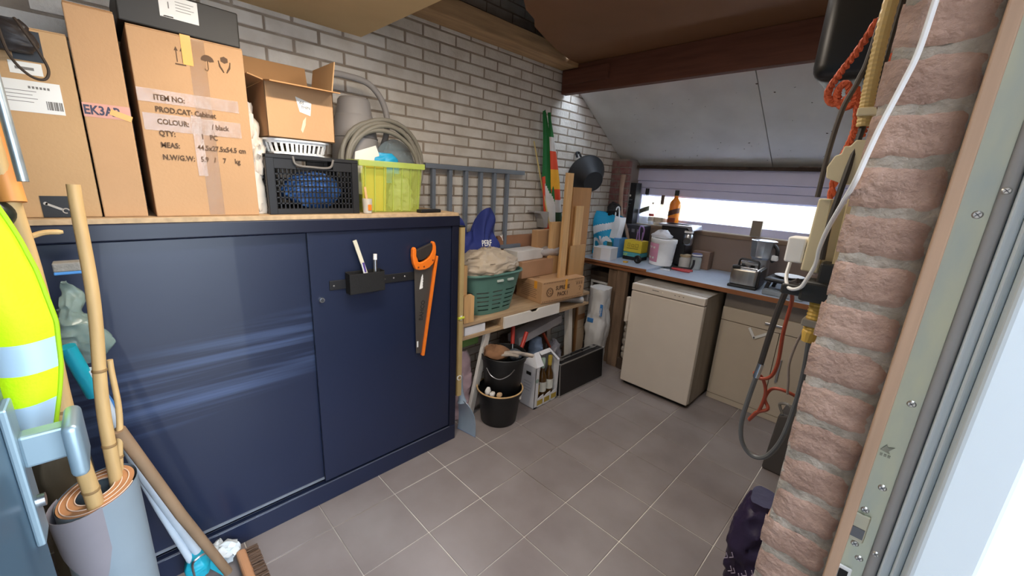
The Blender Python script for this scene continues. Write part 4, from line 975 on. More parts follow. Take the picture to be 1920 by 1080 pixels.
# ---- boards standing at the right end of the desk
solo('brown_board', MB().box(-1.85, -1.83, 2.455, 2.688, .7125, 1.525), M('board_brown', '#a0703f', .6, var=.12, vs=4, stretch=(6, 6, .8)), 'wide brown board standing upright at the right end of the desk', 'board', (-1.84, 2.57, .7125), 'boards at the desk end', bevel=.001)
solo('tall_plank', MB().box(-1.800, -1.778, 2.306, 2.376, .7125, 1.62), PINE, 'tall narrow pine plank in front of the brown board', 'plank', (-1.79, 2.34, .7125), 'boards at the desk end', bevel=.001)
solo('pine_plank', MB().box(-1.828, -1.814, 2.49, 2.585, .7125, 1.39), PINE, 'medium pine plank leaning on the front of the brown board', 'plank', (-1.82, 2.54, .7125), 'boards at the desk end', bevel=.001)
solo('square_board', MB().box(-1.81, -1.795, 2.44, 2.63, .7125, 1.095), M('board_tan', '#b08655', .65, var=.12, vs=4, stretch=(6, 6, .8)), 'short square tan board in front of the planks', 'board', (-1.80, 2.53, .7125), 'boards at the desk end', bevel=.001)
solo('back_plank', MB().box(-1.93, -1.91, 2.33, 2.45, .7125, 1.265), PINE, 'lower pine board behind the tall narrow plank', 'plank', (-1.92, 2.39, .7125), 'boards at the desk end', bevel=.001)
solo('long_edge_board', MB(RY(math.radians(-1.5), (-1.84, 0, 0))).box(-1.862, -1.842, 2.694, 2.712, 0, 1.50), M('board_edge', '#8d6138', .65), 'full height narrow brown board beside the desk end', 'board', (-1.85, 2.7, 0), bevel=.001)

# ---- black flexible tub hanging on the wall
ft = thing('rubber_tub', 'black flexible rubber tub hanging on the wall beside the roof slope', 'tub', (-2.08, 2.92, 1.48))
rub = M('rubber', '#23262b', .55, var=.08)
mb = MB().lathe([(.082, 0), (.088, .007), (.155, .135), (.168, .142), (.168, .148), (.150, .14), (.08, .012)], n=40)
axd = Vector((.815, -.40, -.36)).normalized(); q_ = Vector((0, 0, -1)).rotation_difference(axd)
TT = Matrix.Translation(Vector((-2.05, 2.905, 1.628))) @ q_.to_matrix().to_4x4() @ Matrix.Translation((0, 0, -.142))
mb.v = [TT @ v for v in mb.v]
mb.build('tub_shell', rub, ft, smooth=True)
MB().tube(smooth_path([(-2.105, 2.835, 1.765), (-2.12, 2.84, 1.80), (-2.12, 2.875, 1.803), (-2.105, 2.89, 1.768)], 6), .009, n=8).build('tub_handle', rub, ft, smooth=True)
MB().cyl((-2.16, 2.858, 1.79), (-2.10, 2.858, 1.793), .003, n=8).build('hook', STEEL, ft)

# ---- under the desk
bk = M('bucket_black', '#1c1d1e', .45, var=.1, vs=12)
def bucket(name, label, c, z0, h, r0, r1, rimcol=None):
    t = thing(name, label, 'bucket', (c[0], c[1], z0), 'black buckets stacked under the desk')
    MB().lathe([(r0-.004, z0), (r0, z0+.004), (r1-.012, z0+h*.86), (r1-.004, z0+h*.87), (r1, z0+h*.985), (r1-.003, z0+h), (r1-.008, z0+h-.004), (r1-.016, z0+h*.85), (r0-.006, z0+.012), (0, z0+.012)], (c[0], c[1], 0), n=40).build('shell', bk, t, smooth=True)
    return t
LBc = (-1.695, 1.668)
b1 = bucket('black_bucket', 'lower black bucket with pale dusty rim standing on the floor', LBc, 0, .235, .118, .152)
MB().tube([(LBc[0]+.150*math.cos(2*PI*i/40), LBc[1]+.150*math.sin(2*PI*i/40), .234) for i in range(40)], .005, n=7, closed=True).build('dusty_rim', M('rim_dust', '#c9a574', .8, var=.2, vs=20), b1, smooth=True)
MB().box(LBc[0]+.125, LBc[0]+.131, LBc[1]+.055, LBc[1]+.07, .175, .20).build('sticker', PAPER, b1)
UBc = (-1.705, 1.70)
b2 = bucket('black_bucket', 'upper black bucket full of gloves and tools in the lower bucket', UBc, .168, .30, .112, .150)
MB().tube(smooth_path([(UBc[0]-.0, UBc[1]-.150, .40), (UBc[0]+.04, UBc[1]-.142, .358), (UBc[0]+.09, UBc[1]-.115, .345), (UBc[0]+.125, UBc[1]-.07, .372), (UBc[0]+.136, UBc[1]-.035, .405)], 6), .0028, n=7).build('bail', STEEL, b2, smooth=True)
for i, (dx, dy, col, lab) in enumerate(((.06, -.125, '#d8d4cd', 'white folded paper scrap in the lower bucket rim'), (.095, -.095, '#bfa07c', 'tan cork in the lower bucket rim'), (.03, -.138, '#e4e2dc', 'white tube scrap in the lower bucket rim'))):
    mb = blob((LBc[0]+dx*.95, LBc[1]+dy*.95, .245+.012*(i == 2)), (.014, .022, .03 if i == 2 else .018), 30+i, .004, 25, .002, n=16, m=10, flat=False)
    solo('scrap', mb, M('scrap%d' % i, col, .7), lab, 'scrap', (LBc[0]+dx, LBc[1]+dy, .23), smooth=True)
def glove(name, label, pts_list, mat, loc, r=.016):
    t = MB()
    for pts in pts_list: t.tube(smooth_path(pts, 4), r, n=8)
    return solo(name, t, mat, label, 'glove', loc, smooth=True)
U = UBc
solo('brown_glove', crumple(blob((U[0]-.02, U[1]-.05, .475), (.085, .085, .045), 41, .012, 12, .014), .004, 30, 2), M('leather_brown', '#7d5a3f', .85, var=.25, vs=15), 'brown leather work glove heaped in the upper bucket', 'glove', (U[0]-.02, U[1]-.05, .44), smooth=True)
glove('cotton_glove', 'pale and grey work glove draped over the upper bucket rim', [[(U[0]+.05, U[1]-.06, .492), (U[0]+.10, U[1]-.01, .500), (U[0]+.135, U[1]+.05, .484), (U[0]+.150, U[1]+.11, .462)], [(U[0]+.04, U[1]-.085, .482), (U[0]+.085, U[1]-.035, .490), (U[0]+.12, U[1]+.01, .478)]], M('glove_pale', '#b9ab9b', .85, var=.3, vs=9, col2='#57585b'), (U[0]+.1, U[1], .46), .013)
for i, (p0, p1) in enumerate((((U[0]-.02, U[1]+.10, .38), (-1.80, 1.868, .585)), ((U[0]+.02, U[1]+.105, .38), (-1.74, 1.945, .535)))):
    t = thing('red_grip_tool', ('upright' if i == 0 else 'tilted') + ' red handled tool sticking out of the upper bucket', 'tool', p0, 'red handled tools in the bucket')
    P0, P1 = Vector(p0), Vector(p1); q = P0.lerp(P1, .45)
    MB().cyl(q, P1, .0135, .0145, n=14).build('grip', M('grip_red', '#a32f26', .4), t, smooth=True)
    MB().cyl(P0, q, .006, n=10).build('shank', STEEL, t, smooth=True)
mb = blob((U[0]+.03, U[1]+.07, .44), (.055, .05, .035), 44, .01, 14, .01); solo('grey_cloth', mb, M('cloth_slate', '#4a5159', .8), 'slate grey cloth in the upper bucket', 'cloth', (U[0]+.03, U[1]+.07, .41), smooth=True)

# wine carrier with three bottles
wn_ = thing('wine_carton', 'white wine carrier carton with windows showing bottles on the floor', 'carton', (-1.66, 2.05, 0))
wcm = M('carrier_white', '#d3d5da', .5, var=.03); gold = M('label_gold', '#a9923a', .5)
xa, xb, ya, yb = -1.745, -1.608, 1.925, 2.178
mb = MB(); mb.box(xa, xa+.003, ya, yb, 0, .33); mb.box(xa, xb, ya, ya+.003, 0, .315); mb.box(xa, xb, yb-.003, yb, 0, .315); mb.box(xa, xb, ya, yb, 0, .003)
xm = (xa+xb)/2
for y, s in ((ya, 1), (yb, -1)): mb.add([(xa, y, .315), (xb, y, .315), (xm, y+s*.045, .392)], [(0, 1, 2)])
mb.add([(xa, ya, .315), (xa, yb, .315), (xm, yb-.045, .392), (xm, ya+.045, .392)], [(0, 1, 2, 3)])
mb.build('carrier_shell', wcm, wn_, fixn=True)
mb = MB()
mb.box(xb-.003, xb, ya, ya+.035, 0, .315); mb.box(xb-.003, xb, yb-.016, yb, 0, .315)
for k in (1, 2): mb.box(xb-.003, xb, ya+.012+k*.078, ya+.022+k*.078, 0, .075)
mb.box(xb-.003, xb, ya, yb, 0, .012)
for k in range(3): 
    y0 = ya+.025+k*.076; mb.prism([(y0, .012), (y0+.072, .012), (y0+.072, .088), (y0+.04, .082), (y0, .065)], (xb-.003, 0, 0), (0, 1, 0), (0, 0, 1), (.003, 0, 0))
mb.build('carrier_front', wcm, wn_)
# sloped top front with the trapezoid window cut
mb = MB(); e0, e1 = Vector((xb, ya, .315)), Vector((xb, yb, .315)); r0, r1 = Vector((xm, ya+.045, .392)), Vector((xm, yb-.045, .392))
mb.add([e0, (xb, ya+.075, .315), r0+(r1-r0)*.28, r0], [(0, 1, 2, 3)]); mb.add([(xb, yb-.022, .315), e1, r1, r1-(r1-r0)*.10], [(0, 1, 2, 3)])
mb.add([r0+(r1-r0)*.28, r0+(r1-r0)*.9, (xm+.02, yb-.055, .37), (xm+.02, ya+.10, .37)], [(0, 1, 2, 3)])
mb.build('carrier_slope', wcm, wn_, sol=.002)
mb = MB().box(xm-.022, xm+.022, ya-.0015, ya+.0005, .245, .268); mb.build('hand_hole', BLACKM, wn_, bevel=.0006)
mb = MB()
for k in range(4): mb.box(xm-.04, xm+.03-.012*(k % 2), ya-.001, ya, .19-k*.022, .193-k*.022)
mb.build('side_print', M('print_blue_grey', '#9aa0aa', .7), wn_)
for k in range(3): MB().box(xb, xb+.0008, ya+.032+k*.076, ya+.09+k*.076, .018, .056).build('gold_panel', gold, wn_)
MB().cyl((xb, ya+.018, .215), (xb+.001, ya+.018, .215), .016, n=16).build('round_seal', M('seal_teal', '#8fa39a', .6), wn_)
for k in range(3):
    y = ya+.052+k*.076; c = (xm+.018, y, 0)
    t = thing('wine_bottle', ('left', 'middle', 'right')[k] + ' brown glass wine bottle inside the white carrier', 'bottle', (c[0], c[1], .004), 'bottles in the wine carrier')
    MB().lathe([(0, .004), (.033, .004), (.035, .012), (.035, .185), (.030, .21), (.016, .245), (.0145, .31), (.0, .312)], c, n=24, cap0=False).build('glass', M('brown_glass', '#4a3212', .08, var=.1, coat=.5), t, smooth=True)
    MB().lathe([(.0355, .09), (.0355, .165)], c, n=24, cap0=False).build('label', M('wine_label', '#c9ccc4', .6) if k != 0 else gold, t, smooth=True)
    MB().lathe([(.0155, .262), (.016, .335), (.014, .34), (0, .34)], c, n=18, cap0=False).build('capsule', M('capsule_green', '#9db5a8', .4, .2) if k == 1 else gold, t, smooth=True)

# aluminium framed black case
fc = thing('flight_case', 'flat black case with aluminium edges standing on the floor', 'case', (-1.63, 2.47, 0))
T = RY(math.radians(-4), (-1.59, 0, 0)); x0, x1, y0, y1, z1 = -1.70, -1.592, 2.192, 2.755, .262
T = RZ(math.radians(-1.5), (-1.6, 2.2, 0)) @ T
MB(T).box(x0+.004, x1-.003, y0+.004, y1-.004, .004, z1-.004).build('case_shell', M('case_black', '#191718', .5, bump=.1, bs=200), fc)
alu = M('aluminium', '#a7a6a4', .35, .8, var=.05)
mb = MB(T); e = .009
for x in (x0, x1-e):
    for (a, b, c, d) in ((y0, y1, 0, e), (y0, y1, z1-e, z1)): mb.box(x, x+e, a, b, c, d)
    for y in (y0, y1-e): mb.box(x, x+e, y, y+e, 0, z1)
for y in (y0, y1-e):
    for z in (0, z1-e): mb.box(x0, x1, y, y+e, z, z+e)
xm = (x0+x1)/2-.01
mb.box(xm-.006, xm+.006, y0, y1, z1-.003, z1+.003); mb.box(xm-.006, xm+.006, y0-.003, y0+.003, 0, z1)
mb.build('edge_profiles', alu, fc, bevel=.002, seg=1)
for y in (2.27, 2.68): MB(T).box(xm-.02, xm+.022, y-.018, y+.018, z1, z1+.008).build('latch', alu, fc, bevel=.002)
MB(T).tube(smooth_path([(xm, 2.40, z1+.004), (xm, 2.41, z1+.018), (xm, 2.53, z1+.018), (xm, 2.54, z1+.004)], 5), .006, n=8).build('carry_handle', BLACK, fc, smooth=True)
for (x, z) in ((x1-.004, z1-.004), (x1-.004, .004)):
    for y in (y0+.004, y1-.004): MB(T).cyl((x-.006, y, z), (x+.007, y, z), .010, .007, n=10).build('corner_cap', alu, fc, smooth=True)

# dustpan, pink bag, green carton, papers, wrapped handles
dp = thing('dustpan', 'clear blue plastic dustpan standing on its edge at the cabinet corner', 'dustpan', (-1.72, 1.40, 0))
def dpan(u, v):
    y = 1.365+.075*u; z = .002+.24*v; w = 1 if v < .55 else math.sqrt(max(0, 1-((v-.55)/.47)**2))
    x = -1.775+.145*((u-.5)*w+.5)
    return Vector((x+.0, 1.388+.03*math.sin(PI*v)*.6-.02*v+.025*u*(1-v), z))
MB().grid(dpan, 14, 20).build('pan', M('pan_clear', '#a9c0d3', .12, alpha=.55), dp, smooth=True, sol=.003)
MB().tube([(-1.775, 1.388, .004), (-1.63, 1.413, .004)], .003, n=6).build('lip', M('blue_lip', '#3b55a8', .4), dp)
MB().tube(smooth_path([(-1.72, 1.375, .22), (-1.735, 1.372, .30), (-1.75, 1.375, .40)], 5), [.03, .024, .02, .018, .017, .016, .016, .016, .016, .016, .014], n=10).build('dustpan_handle', M('pan_clear', '', .1), dp, smooth=True)
solo('pink_bag', bagform((-1.92, 1.50, .0), .075, .085, .46, [1, 1.05, 1, .9, .85, .6], seed=51, amp=.012, rid=.014), M('pink_film', '#bfa6ac', .35, alpha=.9, bump=.3, bs=25), 'pinkish plastic bag standing under the left end of the desk', 'bag', (-1.92, 1.5, 0), smooth=True)
solo('green_carton', MB().box(-2.03, -1.93, 1.52, 1.67, .462, .572), M('green_card', '#7fa65c', .7, var=.1), 'small green carton wedged under the desk on the pink bag', 'box', (-1.98, 1.6, .462), bevel=.002)
solo('folded_papers', crumple(MB(RX(math.radians(9), (0, 2.2, .45))).box(-1.98, -1.86, 2.0, 2.50, .405, .470), .003, 12), M('paper_grey', '#b4b4ba', .7), 'grey white folded paper bundle wedged beneath the desk', 'papers', (-1.92, 2.25, .405), bevel=.003)
solo('paper_prop', MB().box(-2.08, -1.99, 2.02, 2.48, 0, .39), M('dark_card', '#54463c', .85), 'dark brown carton standing against the wall under the desk', 'box', (-2.03, 2.25, 0), bevel=.002)
solo('blue_patterned_bag', bagform((-1.90, 2.24, 0), .07, .075, .37, [1, 1, 1, .9, .6], seed=55, amp=.012, rid=.012), M('blue_pattern', '#6d7f9a', .4, var=.3, vs=12, col2='#8a5060', thresh=(.2, .35)), 'blue patterned plastic bag behind the wine carrier', 'bag', (-1.9, 2.24, 0), smooth=True)
wh = thing('wrapped_handle_tool', 'orange handled tool wrapped in clear film behind the black case', 'tool', (-1.9, 2.47, 0))
MB().cyl((-1.89, 2.305, .40), (-1.90, 2.45, .20), .012, n=12).build('orange_handle', M('handle_orange', '#b04a30', .5), wh, smooth=True)
bagform((-1.90, 2.475, 0), .055, .06, .30, [.8, 1, 1, .9, .35], seed=58, amp=.010, rid=.012).build('film_wrap', M('film_wrap', '#9a9aa6', .2, alpha=.75, bump=.3, bs=30), wh, smooth=True)
for z0, z1, dy, lab in ((0, .14, .0, 'bottom'), (.1415, .34, .01, 'middle'), (.3415, .55, -.01, 'top')):
    t = thing('beige_carton', lab + ' beige carton of the stack by the desk end', 'box', (-1.93, 2.78+dy, z0), 'stacked beige cartons')
    MB().box(-2.0, -1.868, 2.725+dy, 2.84+dy, z0, z1).build('carton', M('carton_beige', '#b19c83', .8, var=.08), t, bevel=.003)
    if lab == 'top': MB().box(-1.8685, -1.866, 2.715, 2.83, .42, .47).build('brown_tape', M('brown_tape', '#8b6240', .35), t)
# ================================================================== WORKTOP, FRIDGE, BASE CABINET
BT = .905
lam = M('laminate_grey', '#a9b4c4', .35, var=.06, vs=30); edge = M('edge_brown', '#8a5836', .6, var=.12)
wt = thing('worktop', 'long grey laminate worktop with brown front edge under the window', 'worktop', (-1.05, 3.3, .87))
MB().box(-2.06, -.075, 2.985, 3.645, .874, BT).build('laminate', lam, wt)
MB().box(-2.06, -.075, 2.980, 2.986, .873, BT-.001).build('front_edge', edge, wt)
ob = thing('loose_board', 'grey topped board lying on the left end of the worktop', 'board', (-1.74, 3.15, BT))
T = RZ(math.radians(2), (-1.43, 2.99, 0))
MB(T).prism([(-2.08, 2.972), (-1.432, 2.972), (-1.415, 3.34), (-1.415, 3.50), (-2.08, 3.50)], (0, 0, BT+.0005), (1, 0, 0), (0, 1, 0), (0, 0, .0185)).build('board_panel', lam, ob)
MB(T).box(-2.08, -1.432, 2.969, 2.9725, BT+.0005, BT+.0185).build('board_edge', edge, ob)
BB = BT+.0195
postm = M('grey_post', '#7d6652', .85, var=.25, vs=4, stretch=(6, 6, .8), bump=.2)
solo('bench_post', MB().box(-1.70, -1.605, 3.0, 3.055, 0, .8735), postm, 'worn brown timber post under the left part of the worktop', 'post', (-1.65, 3.03, 0), bevel=.004)
solo('bench_post', MB().box(-1.80, -1.715, 3.03, 3.09, 0, .8735), postm, 'second timber post set back beside the worn post', 'post', (-1.76, 3.06, 0), bevel=.004)

fg_ = thing('fridge', 'white under counter fridge with side bar handle', 'fridge', (-1.15, 3.0, 0))
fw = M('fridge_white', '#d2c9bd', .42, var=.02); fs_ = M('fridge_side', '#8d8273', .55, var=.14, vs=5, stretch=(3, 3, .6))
T = RZ(math.radians(.6), (-1.15, 2.9, 0))
x0, x1, y0 = -1.428, -.888, 2.768
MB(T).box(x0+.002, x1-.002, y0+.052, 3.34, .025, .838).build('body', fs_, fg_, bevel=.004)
MB(T).box(x0, x1, y0-.002, y0+.05, .793, .846).build('control_panel', fw, fg_, bevel=.006, seg=3)
MB(T).box(x0, x1, y0, y0+.05, .036, .787).build('door', fw, fg_, bevel=.008, seg=3)
MB(T).box(x0+.02, x1-.02, y0+.03, y0+.06, .01, .04).build('kick_plate', BLACKM, fg_)
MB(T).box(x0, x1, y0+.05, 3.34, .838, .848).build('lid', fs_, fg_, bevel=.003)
h = MB(T).box(x0-.018, x0+.004, y0-.030, y0+.006, .535, .735).build('handle', fw, fg_, bevel=.006, seg=2)
pf = MB(T)
for k in range(6): pf.box(x0+.165+k*.0085, x0+.171+k*.0085, y0-.003, y0-.002, .822, .828)
pf.build('panel_lettering', M('panel_print', '#5d5750', .6), fg_)
MB(T).cyl((x0+.243, y0-.004, .822), (x0+.243, y0-.001, .822), .004, n=12).build('lamp_dot', M('lamp_dot', '#fff6df', .3), fg_)
for k in (0, 1, 2): MB(T).box(x0+.33+k*.03, x0+.338+k*.03, y0-.003, y0-.002, .821, .826).build('symbol', MATS['panel_print'], fg_)

kc = thing('base_cabinet', 'cream kitchen base cabinet with drawer and two doors under the worktop', 'cabinet', (-.48, 3.35, 0))
kw = M('cabinet_cream', '#c3b6a3', .5, var=.03); kd = M('cabinet_inner', '#a39a92', .6)
MB().box(-.868, -.08, 3.135, 3.62, .0, .872).build('carcass', kd, kc)
MB().box(-.868, -.08, 3.118, 3.135, .002, .045).build('plinth', kw, kc, bevel=.001)
for a, b in ((-.866, -.492), (-.488, -.085)):
    d = MB().box(a, b, 3.113, 3.134, .049, .640).build('door', kw, kc, bevel=.002)
    if a > -.6:
        MB().box(-.455, -.440, 3.098, 3.104, .30, .47).build('bar_handle', STEEL, d, bevel=.002)
        for z in (.31, .46): MB().cyl((-.447, 3.104, z), (-.447, 3.114, z), .004, n=8).build('stud', STEEL, d)
    else:
        mb = MB(); mb.bar((-.672, 3.108, .632), (-.630, 3.106, .565), .018, .006, (0, 1, 0)); mb.bar((-.632, 3.106, .568), (-.555, 3.108, .625), .018, .006, (0, 1, 0)); mb.build('child_latch', WPLAST, d, bevel=.001)
        MB().cyl((-.632, 3.102, .572), (-.632, 3.106, .572), .006, n=10).build('latch_button', DSTEEL, d)
dw = MB().box(-.866, -.085, 3.113, 3.134, .645, .742).build('drawer', kw, kc, bevel=.002)
MB().box(-.585, -.475, 3.095, 3.103, .688, .702).build('bar_handle', STEEL, dw, bevel=.002)
for x in (-.575, -.485): MB().cyl((x, 3.103, .695), (x, 3.114, .695), .004, n=8).build('stud', STEEL, dw)

solo('insulation_stack', crumple(MB().box(-1.60, -1.455, 3.12, 3.30, 0, .82), .004, 9), M('foil_grey', '#8f8f8c', .45, var=.15, vs=8, bump=.4, bs=20), 'grey foil insulation sheet standing between post and fridge', 'insulation', (-1.52, 3.2, 0), bevel=.005)
random.seed(9)
for k in range(7):
    z = .10+k*.062; mb = crumple(MB(RZ(random.uniform(-.15, .15), (-1.54, 3.05, 0))).box(-1.595, -1.485, 3.0, 3.115, z, z+.05), .008, 16, k)
    solo('white_bag', bagform((-1.54, 3.055, z), .05, .05, .06, [.85, 1, 1, .8], n=22, m=8, seed=60+k, amp=.006, rid=.006), M('bag_offwhite', '#b9b0a5', .6), ('lowest', 'second lowest', 'third', 'middle', 'fifth', 'second highest', 'topmost')[k] + ' folded off white plastic bag in the pile beside the fridge', 'bag', (-1.54, 3.055, z), 'folded bags beside the fridge', smooth=True)
solo('bag_pile_crate', MB().box(-1.597, -1.48, 3.0, 3.115, 0, .098), M('dark_block', '#4b3d33', .85), 'dark wooden block on the floor under the folded bags', 'block', (-1.54, 3.05, 0), bevel=.002)

# white bulky bag with blue print by the post, wire shelf and dark box behind it
bb = thing('builders_bag', 'large white woven bag with blue print standing left of the post', 'bag', (-1.78, 2.87, 0))
bwm = M('woven_white', '#cfcfce', .6, var=.04, bump=.12, bs=300)
mb = bagform((-1.755, 2.868, .0), .082, .085, .72, [.85, .95, 1.0, 1.08, 1.0, .92, .95], n=48, m=30, power=3.4, seed=71, amp=.008, scale=8, rid=.010); mb.build('sack', bwm, bb, smooth=True)
MB().box(-1.69, -1.668, 2.775, 2.783, .50, .60).build('blue_print', M('print_blue', '#3f7fc0', .6), bb)
text(bb, 'Praxis', .03, WHITE, (-1.672, 2.7735, .505), right=(0, 0, 1), up=(-1, 0, 0), sx=.9)
MB().box(-1.80, -1.745, 2.773, 2.782, .425, .46).build('blue_stripe', MATS['print_blue'], bb)
ws = thing('wire_shelf', 'white wire shelf rack standing under the left end of the worktop', 'rack', (-1.93, 3.2, 0))
mb = MB()
for x in (-2.02, -1.83):
    for y in (3.13, 3.38): mb.bar((x, y, 0), (x, y, .70), .018, .018)
for y in (3.13, 3.38): mb.bar((-2.02, y, .69), (-1.83, y, .69), .03, .018)
for x in (-2.02, -1.83): mb.bar((x, 3.13, .69), (x, 3.38, .69), .03, .018)
mb.build('rack_frame', WPLAST, ws, bevel=.002)
for k in range(9): MB().cyl((-2.01+k*.0215, 3.13, .70), (-2.01+k*.0215, 3.38, .70), .003, n=6).build('wire', WPLAST, ws)
solo('dark_crate', MB().box(-2.04, -1.82, 3.12, 3.38, .705, .79), M('dark_wood_box', '#4a3d33', .8), 'dark wooden tray on the white wire rack', 'tray', (-1.93, 3.25, .705), bevel=.003)

# ---- things on the left end of the worktop
wbx = thing('white_box', 'small white cardboard box on the front left of the worktop', 'box', (-1.82, 3.05, BB))
T = RZ(math.radians(42), (-1.81, 3.06, 0))
MB(RZ(math.radians(8), (-1.8, 3.02, 0))).box(-1.955, -1.795, 3.012, 3.165, BB, 1.026).build('carton', M('card_white', '#dcdcdf', .55, var=.02), wbx, bevel=.002)
MB(RZ(math.radians(8), (-1.8, 3.02, 0))).box(-1.957, -1.793, 3.010, 3.167, 1.0265, 1.030).build('lid', M('card_white', '', 0), wbx)
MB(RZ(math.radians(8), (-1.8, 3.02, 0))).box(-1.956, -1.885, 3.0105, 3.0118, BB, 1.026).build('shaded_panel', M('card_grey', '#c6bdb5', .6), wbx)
sb = thing('shopping_bag', 'bright blue shopping bag with white letters behind the white box', 'bag', (-1.99, 3.3, BB))
cy_ = M('bag_cyan', '#1e9fd0', .35, var=.06, bump=.2, bs=18); cw = M('bag_white', '#dfe6ee', .35, bump=.2, bs=18)
def sbag(u, v):
    y0 = 3.22; x = -2.12+.235*u; z = BB+.001+(.40-.04*u)*v
    return Vector((x+.012*math.sin(v*6+u*3)+.015*v, y0+.05*u*(1-.4*v)+.02*math.sin(u*7+v*5)*.6-.03*math.sin(PI*v), z))
def sm(u, v):
    if v > .80+.12*(1-u) and u < .5: return 0
    if .60 < v+.30*(.5-u) < .78: return 1
    d = math.hypot((u-.14)*1.0, (v-.25)*1.35)
    if .10 < d < .20: return 1
    if math.hypot((u-.62), (v-.30)*1.3) < .22 and math.hypot((u-.62), (v-.26)*1.3) > .13 and v > .2: return 1
    if .33 < u < .43 and v < .45: return 1
    if u > .72 and v > .45: return 1
    return 0
MB().grid(sbag, 40, 44, sm).build('bag_front', [cy_, cw], sb, smooth=True, sol=.002, fixn=False)
def sbagb(u, v): p = sbag(1-u, v); return Vector((p.x, p.y+.13*math.sin(PI*min(1, .1+u*.9))**.4*(1-.3*v), p.z))
MB().grid(sbagb, 20, 20).build('bag_back', cy_, sb, smooth=True, sol=.002)
mb = MB()
def sside(u, v):
    a = sbag(1, v); b = sbagb(0, v); p = a.lerp(b, u); return p+Vector((.03*math.sin(PI*u), 0, 0))
MB().grid(sside, 8, 20, lambda u, v: 1 if v > .45 else 0).build('bag_side', [cy_, cw], sb, smooth=True, sol=.002, fixn=False)
MB().tube(smooth_path([(-1.93, 3.245, 1.28), (-1.925, 3.25, 1.36), (-1.905, 3.255, 1.365), (-1.895, 3.26, 1.27)], 6), .006, n=6).build('carry_strap', cw, sb, smooth=True)
solo('black_bundle', blob((-1.97, 3.275, 1.345), (.065, .045, .065), 81, .014, 16, .012), M('bundle_black', '#141417', .6), 'black crumpled bundle sticking out of the blue shopping bag', 'bundle', (-1.97, 3.275, 1.29), smooth=True)
solo('driftwood_branch', MB().tube(smooth_path([(-1.985, 3.40, 1.66), (-1.99, 3.40, 1.52), (-1.985, 3.41, 1.38), (-1.955, 3.40, 1.28), (-1.905, 3.40, 1.20), (-1.87, 3.40, 1.12), (-1.845, 3.40, 1.03), (-1.83, 3.40, BB)], 5), [.024, .023, .022, .021]+[.02]*12+[.016]*12+[.013]*8, n=10), M('driftwood', '#9b8272', .8, var=.2, vs=10), 'curved bare driftwood branch beside the window pillar', 'branch', (-1.83, 3.40, BB), smooth=True)
def simplebox(name, label, cat, x0, x1, y0, y1, z0, z1, mat, group=None, rot=0, bevel=.002):
    return solo(name, MB(RZ(rot, ((x0+x1)/2, (y0+y1)/2, 0))).box(x0, x1, y0, y1, z0, z1), mat, label, cat, ((x0+x1)/2, (y0+y1)/2, z0), group, bevel=bevel)
simplebox('blue_carton', 'light blue carton behind the white box', 'box', -1.90, -1.845, 3.22, 3.36, BB, 1.10, M('card_blue', '#5b96cc', .5))
simplebox('green_carton', 'flat dark green carton on the white box behind', 'box', -1.955, -1.905, 3.20, 3.21, BB, 1.06, M('card_dgreen', '#4f6d5c', .6))
dbx = thing('drill_case', 'dark grey tool case lying beneath the bottles', 'case', (-1.86, 3.50, BB))
MB().box(-1.99, -1.735, 3.43, 3.575, BB, 1.215).build('case_body', M('case_grey', '#35343b', .6), dbx, bevel=.006)
for k in range(4): MB().box(-1.96+k*.055, -1.93+k*.055, 3.4285, 3.43, 1.15, 1.18).build('emblem', M('emblem_grey', '#77747c', .6), dbx)
yb_ = thing('yellow_box', 'yellow carton with kitchen pictograms standing on the green box', 'box', (-1.74, 3.27, .99))
MB().box(-1.815, -1.645, 3.262, 3.38, .992, 1.095).build('carton', M('card_yellow', '#d4bd3d', .55), yb_, bevel=.002)
mb = MB()
for k, (w, hh) in enumerate(((.018, .03), (.022, .022), (.026, .028))): 
    xx = -1.775+k*.036; mb.tube([(xx, 3.2612, 1.04), (xx+w, 3.2612, 1.04), (xx+w, 3.2612, 1.04+hh), (xx, 3.2612, 1.04+hh)], .0018, n=5, closed=True)
mb.box(-1.785, -1.675, 3.2608, 3.262, 1.022, 1.026); mb.build('pictograms', M('picto_brown', '#6b5520', .6), yb_)
gb_ = thing('battery_box', 'green and black carton under the yellow one', 'box', (-1.73, 3.28, BB))
MB().box(-1.805, -1.640, 3.245, 3.38, BB, .955).build('carton_base', BLACK, gb_, bevel=.002)
MB().box(-1.805, -1.640, 3.243, 3.38, .955, .990).build('carton_top', M('card_teal', '#4d9aa0', .5), gb_, bevel=.002)
text(gb_, 'XP', .032, M('print_lime', '#a9c86a', .6), (-1.80, 3.2415, .958), right=(1, 0, 0), bold=.001)
mb = MB(); pts = smooth_path([(-1.70, 3.31, 1.096), (-1.705, 3.30, 1.20), (-1.685, 3.30, 1.225), (-1.66, 3.30, 1.19), (-1.67, 3.30, 1.098)], 6); mb.tube(pts, .006, n=7)
for dx in (-.03, .02): mb.tube([(-1.70+dx, 3.32, 1.097), (-1.70+dx, 3.32, 1.17)], .005, n=7)
solo('purple_lanyard', mb, M('lanyard_purple', '#8d6fa8', .6), 'looped purple lanyard standing on the yellow carton', 'lanyard', (-1.69, 3.31, 1.096), smooth=True)
solo('tape_roll', MB().tube([(-1.60+.024*math.cos(2*PI*i/20), 3.135, BB+.036+.024*math.sin(2*PI*i/20)) for i in range(20)], .0115, n=8, closed=True), BLACK, 'small black tape roll standing before the white tub', 'tape', (-1.6, 3.135, BB), smooth=True)
simplebox('yellow_chip', 'tiny yellow plastic piece at the worktop edge', 'piece', -1.70, -1.665, 3.07, 3.10, BB, BB+.012, M('chip_yellow', '#d8a63a', .5))

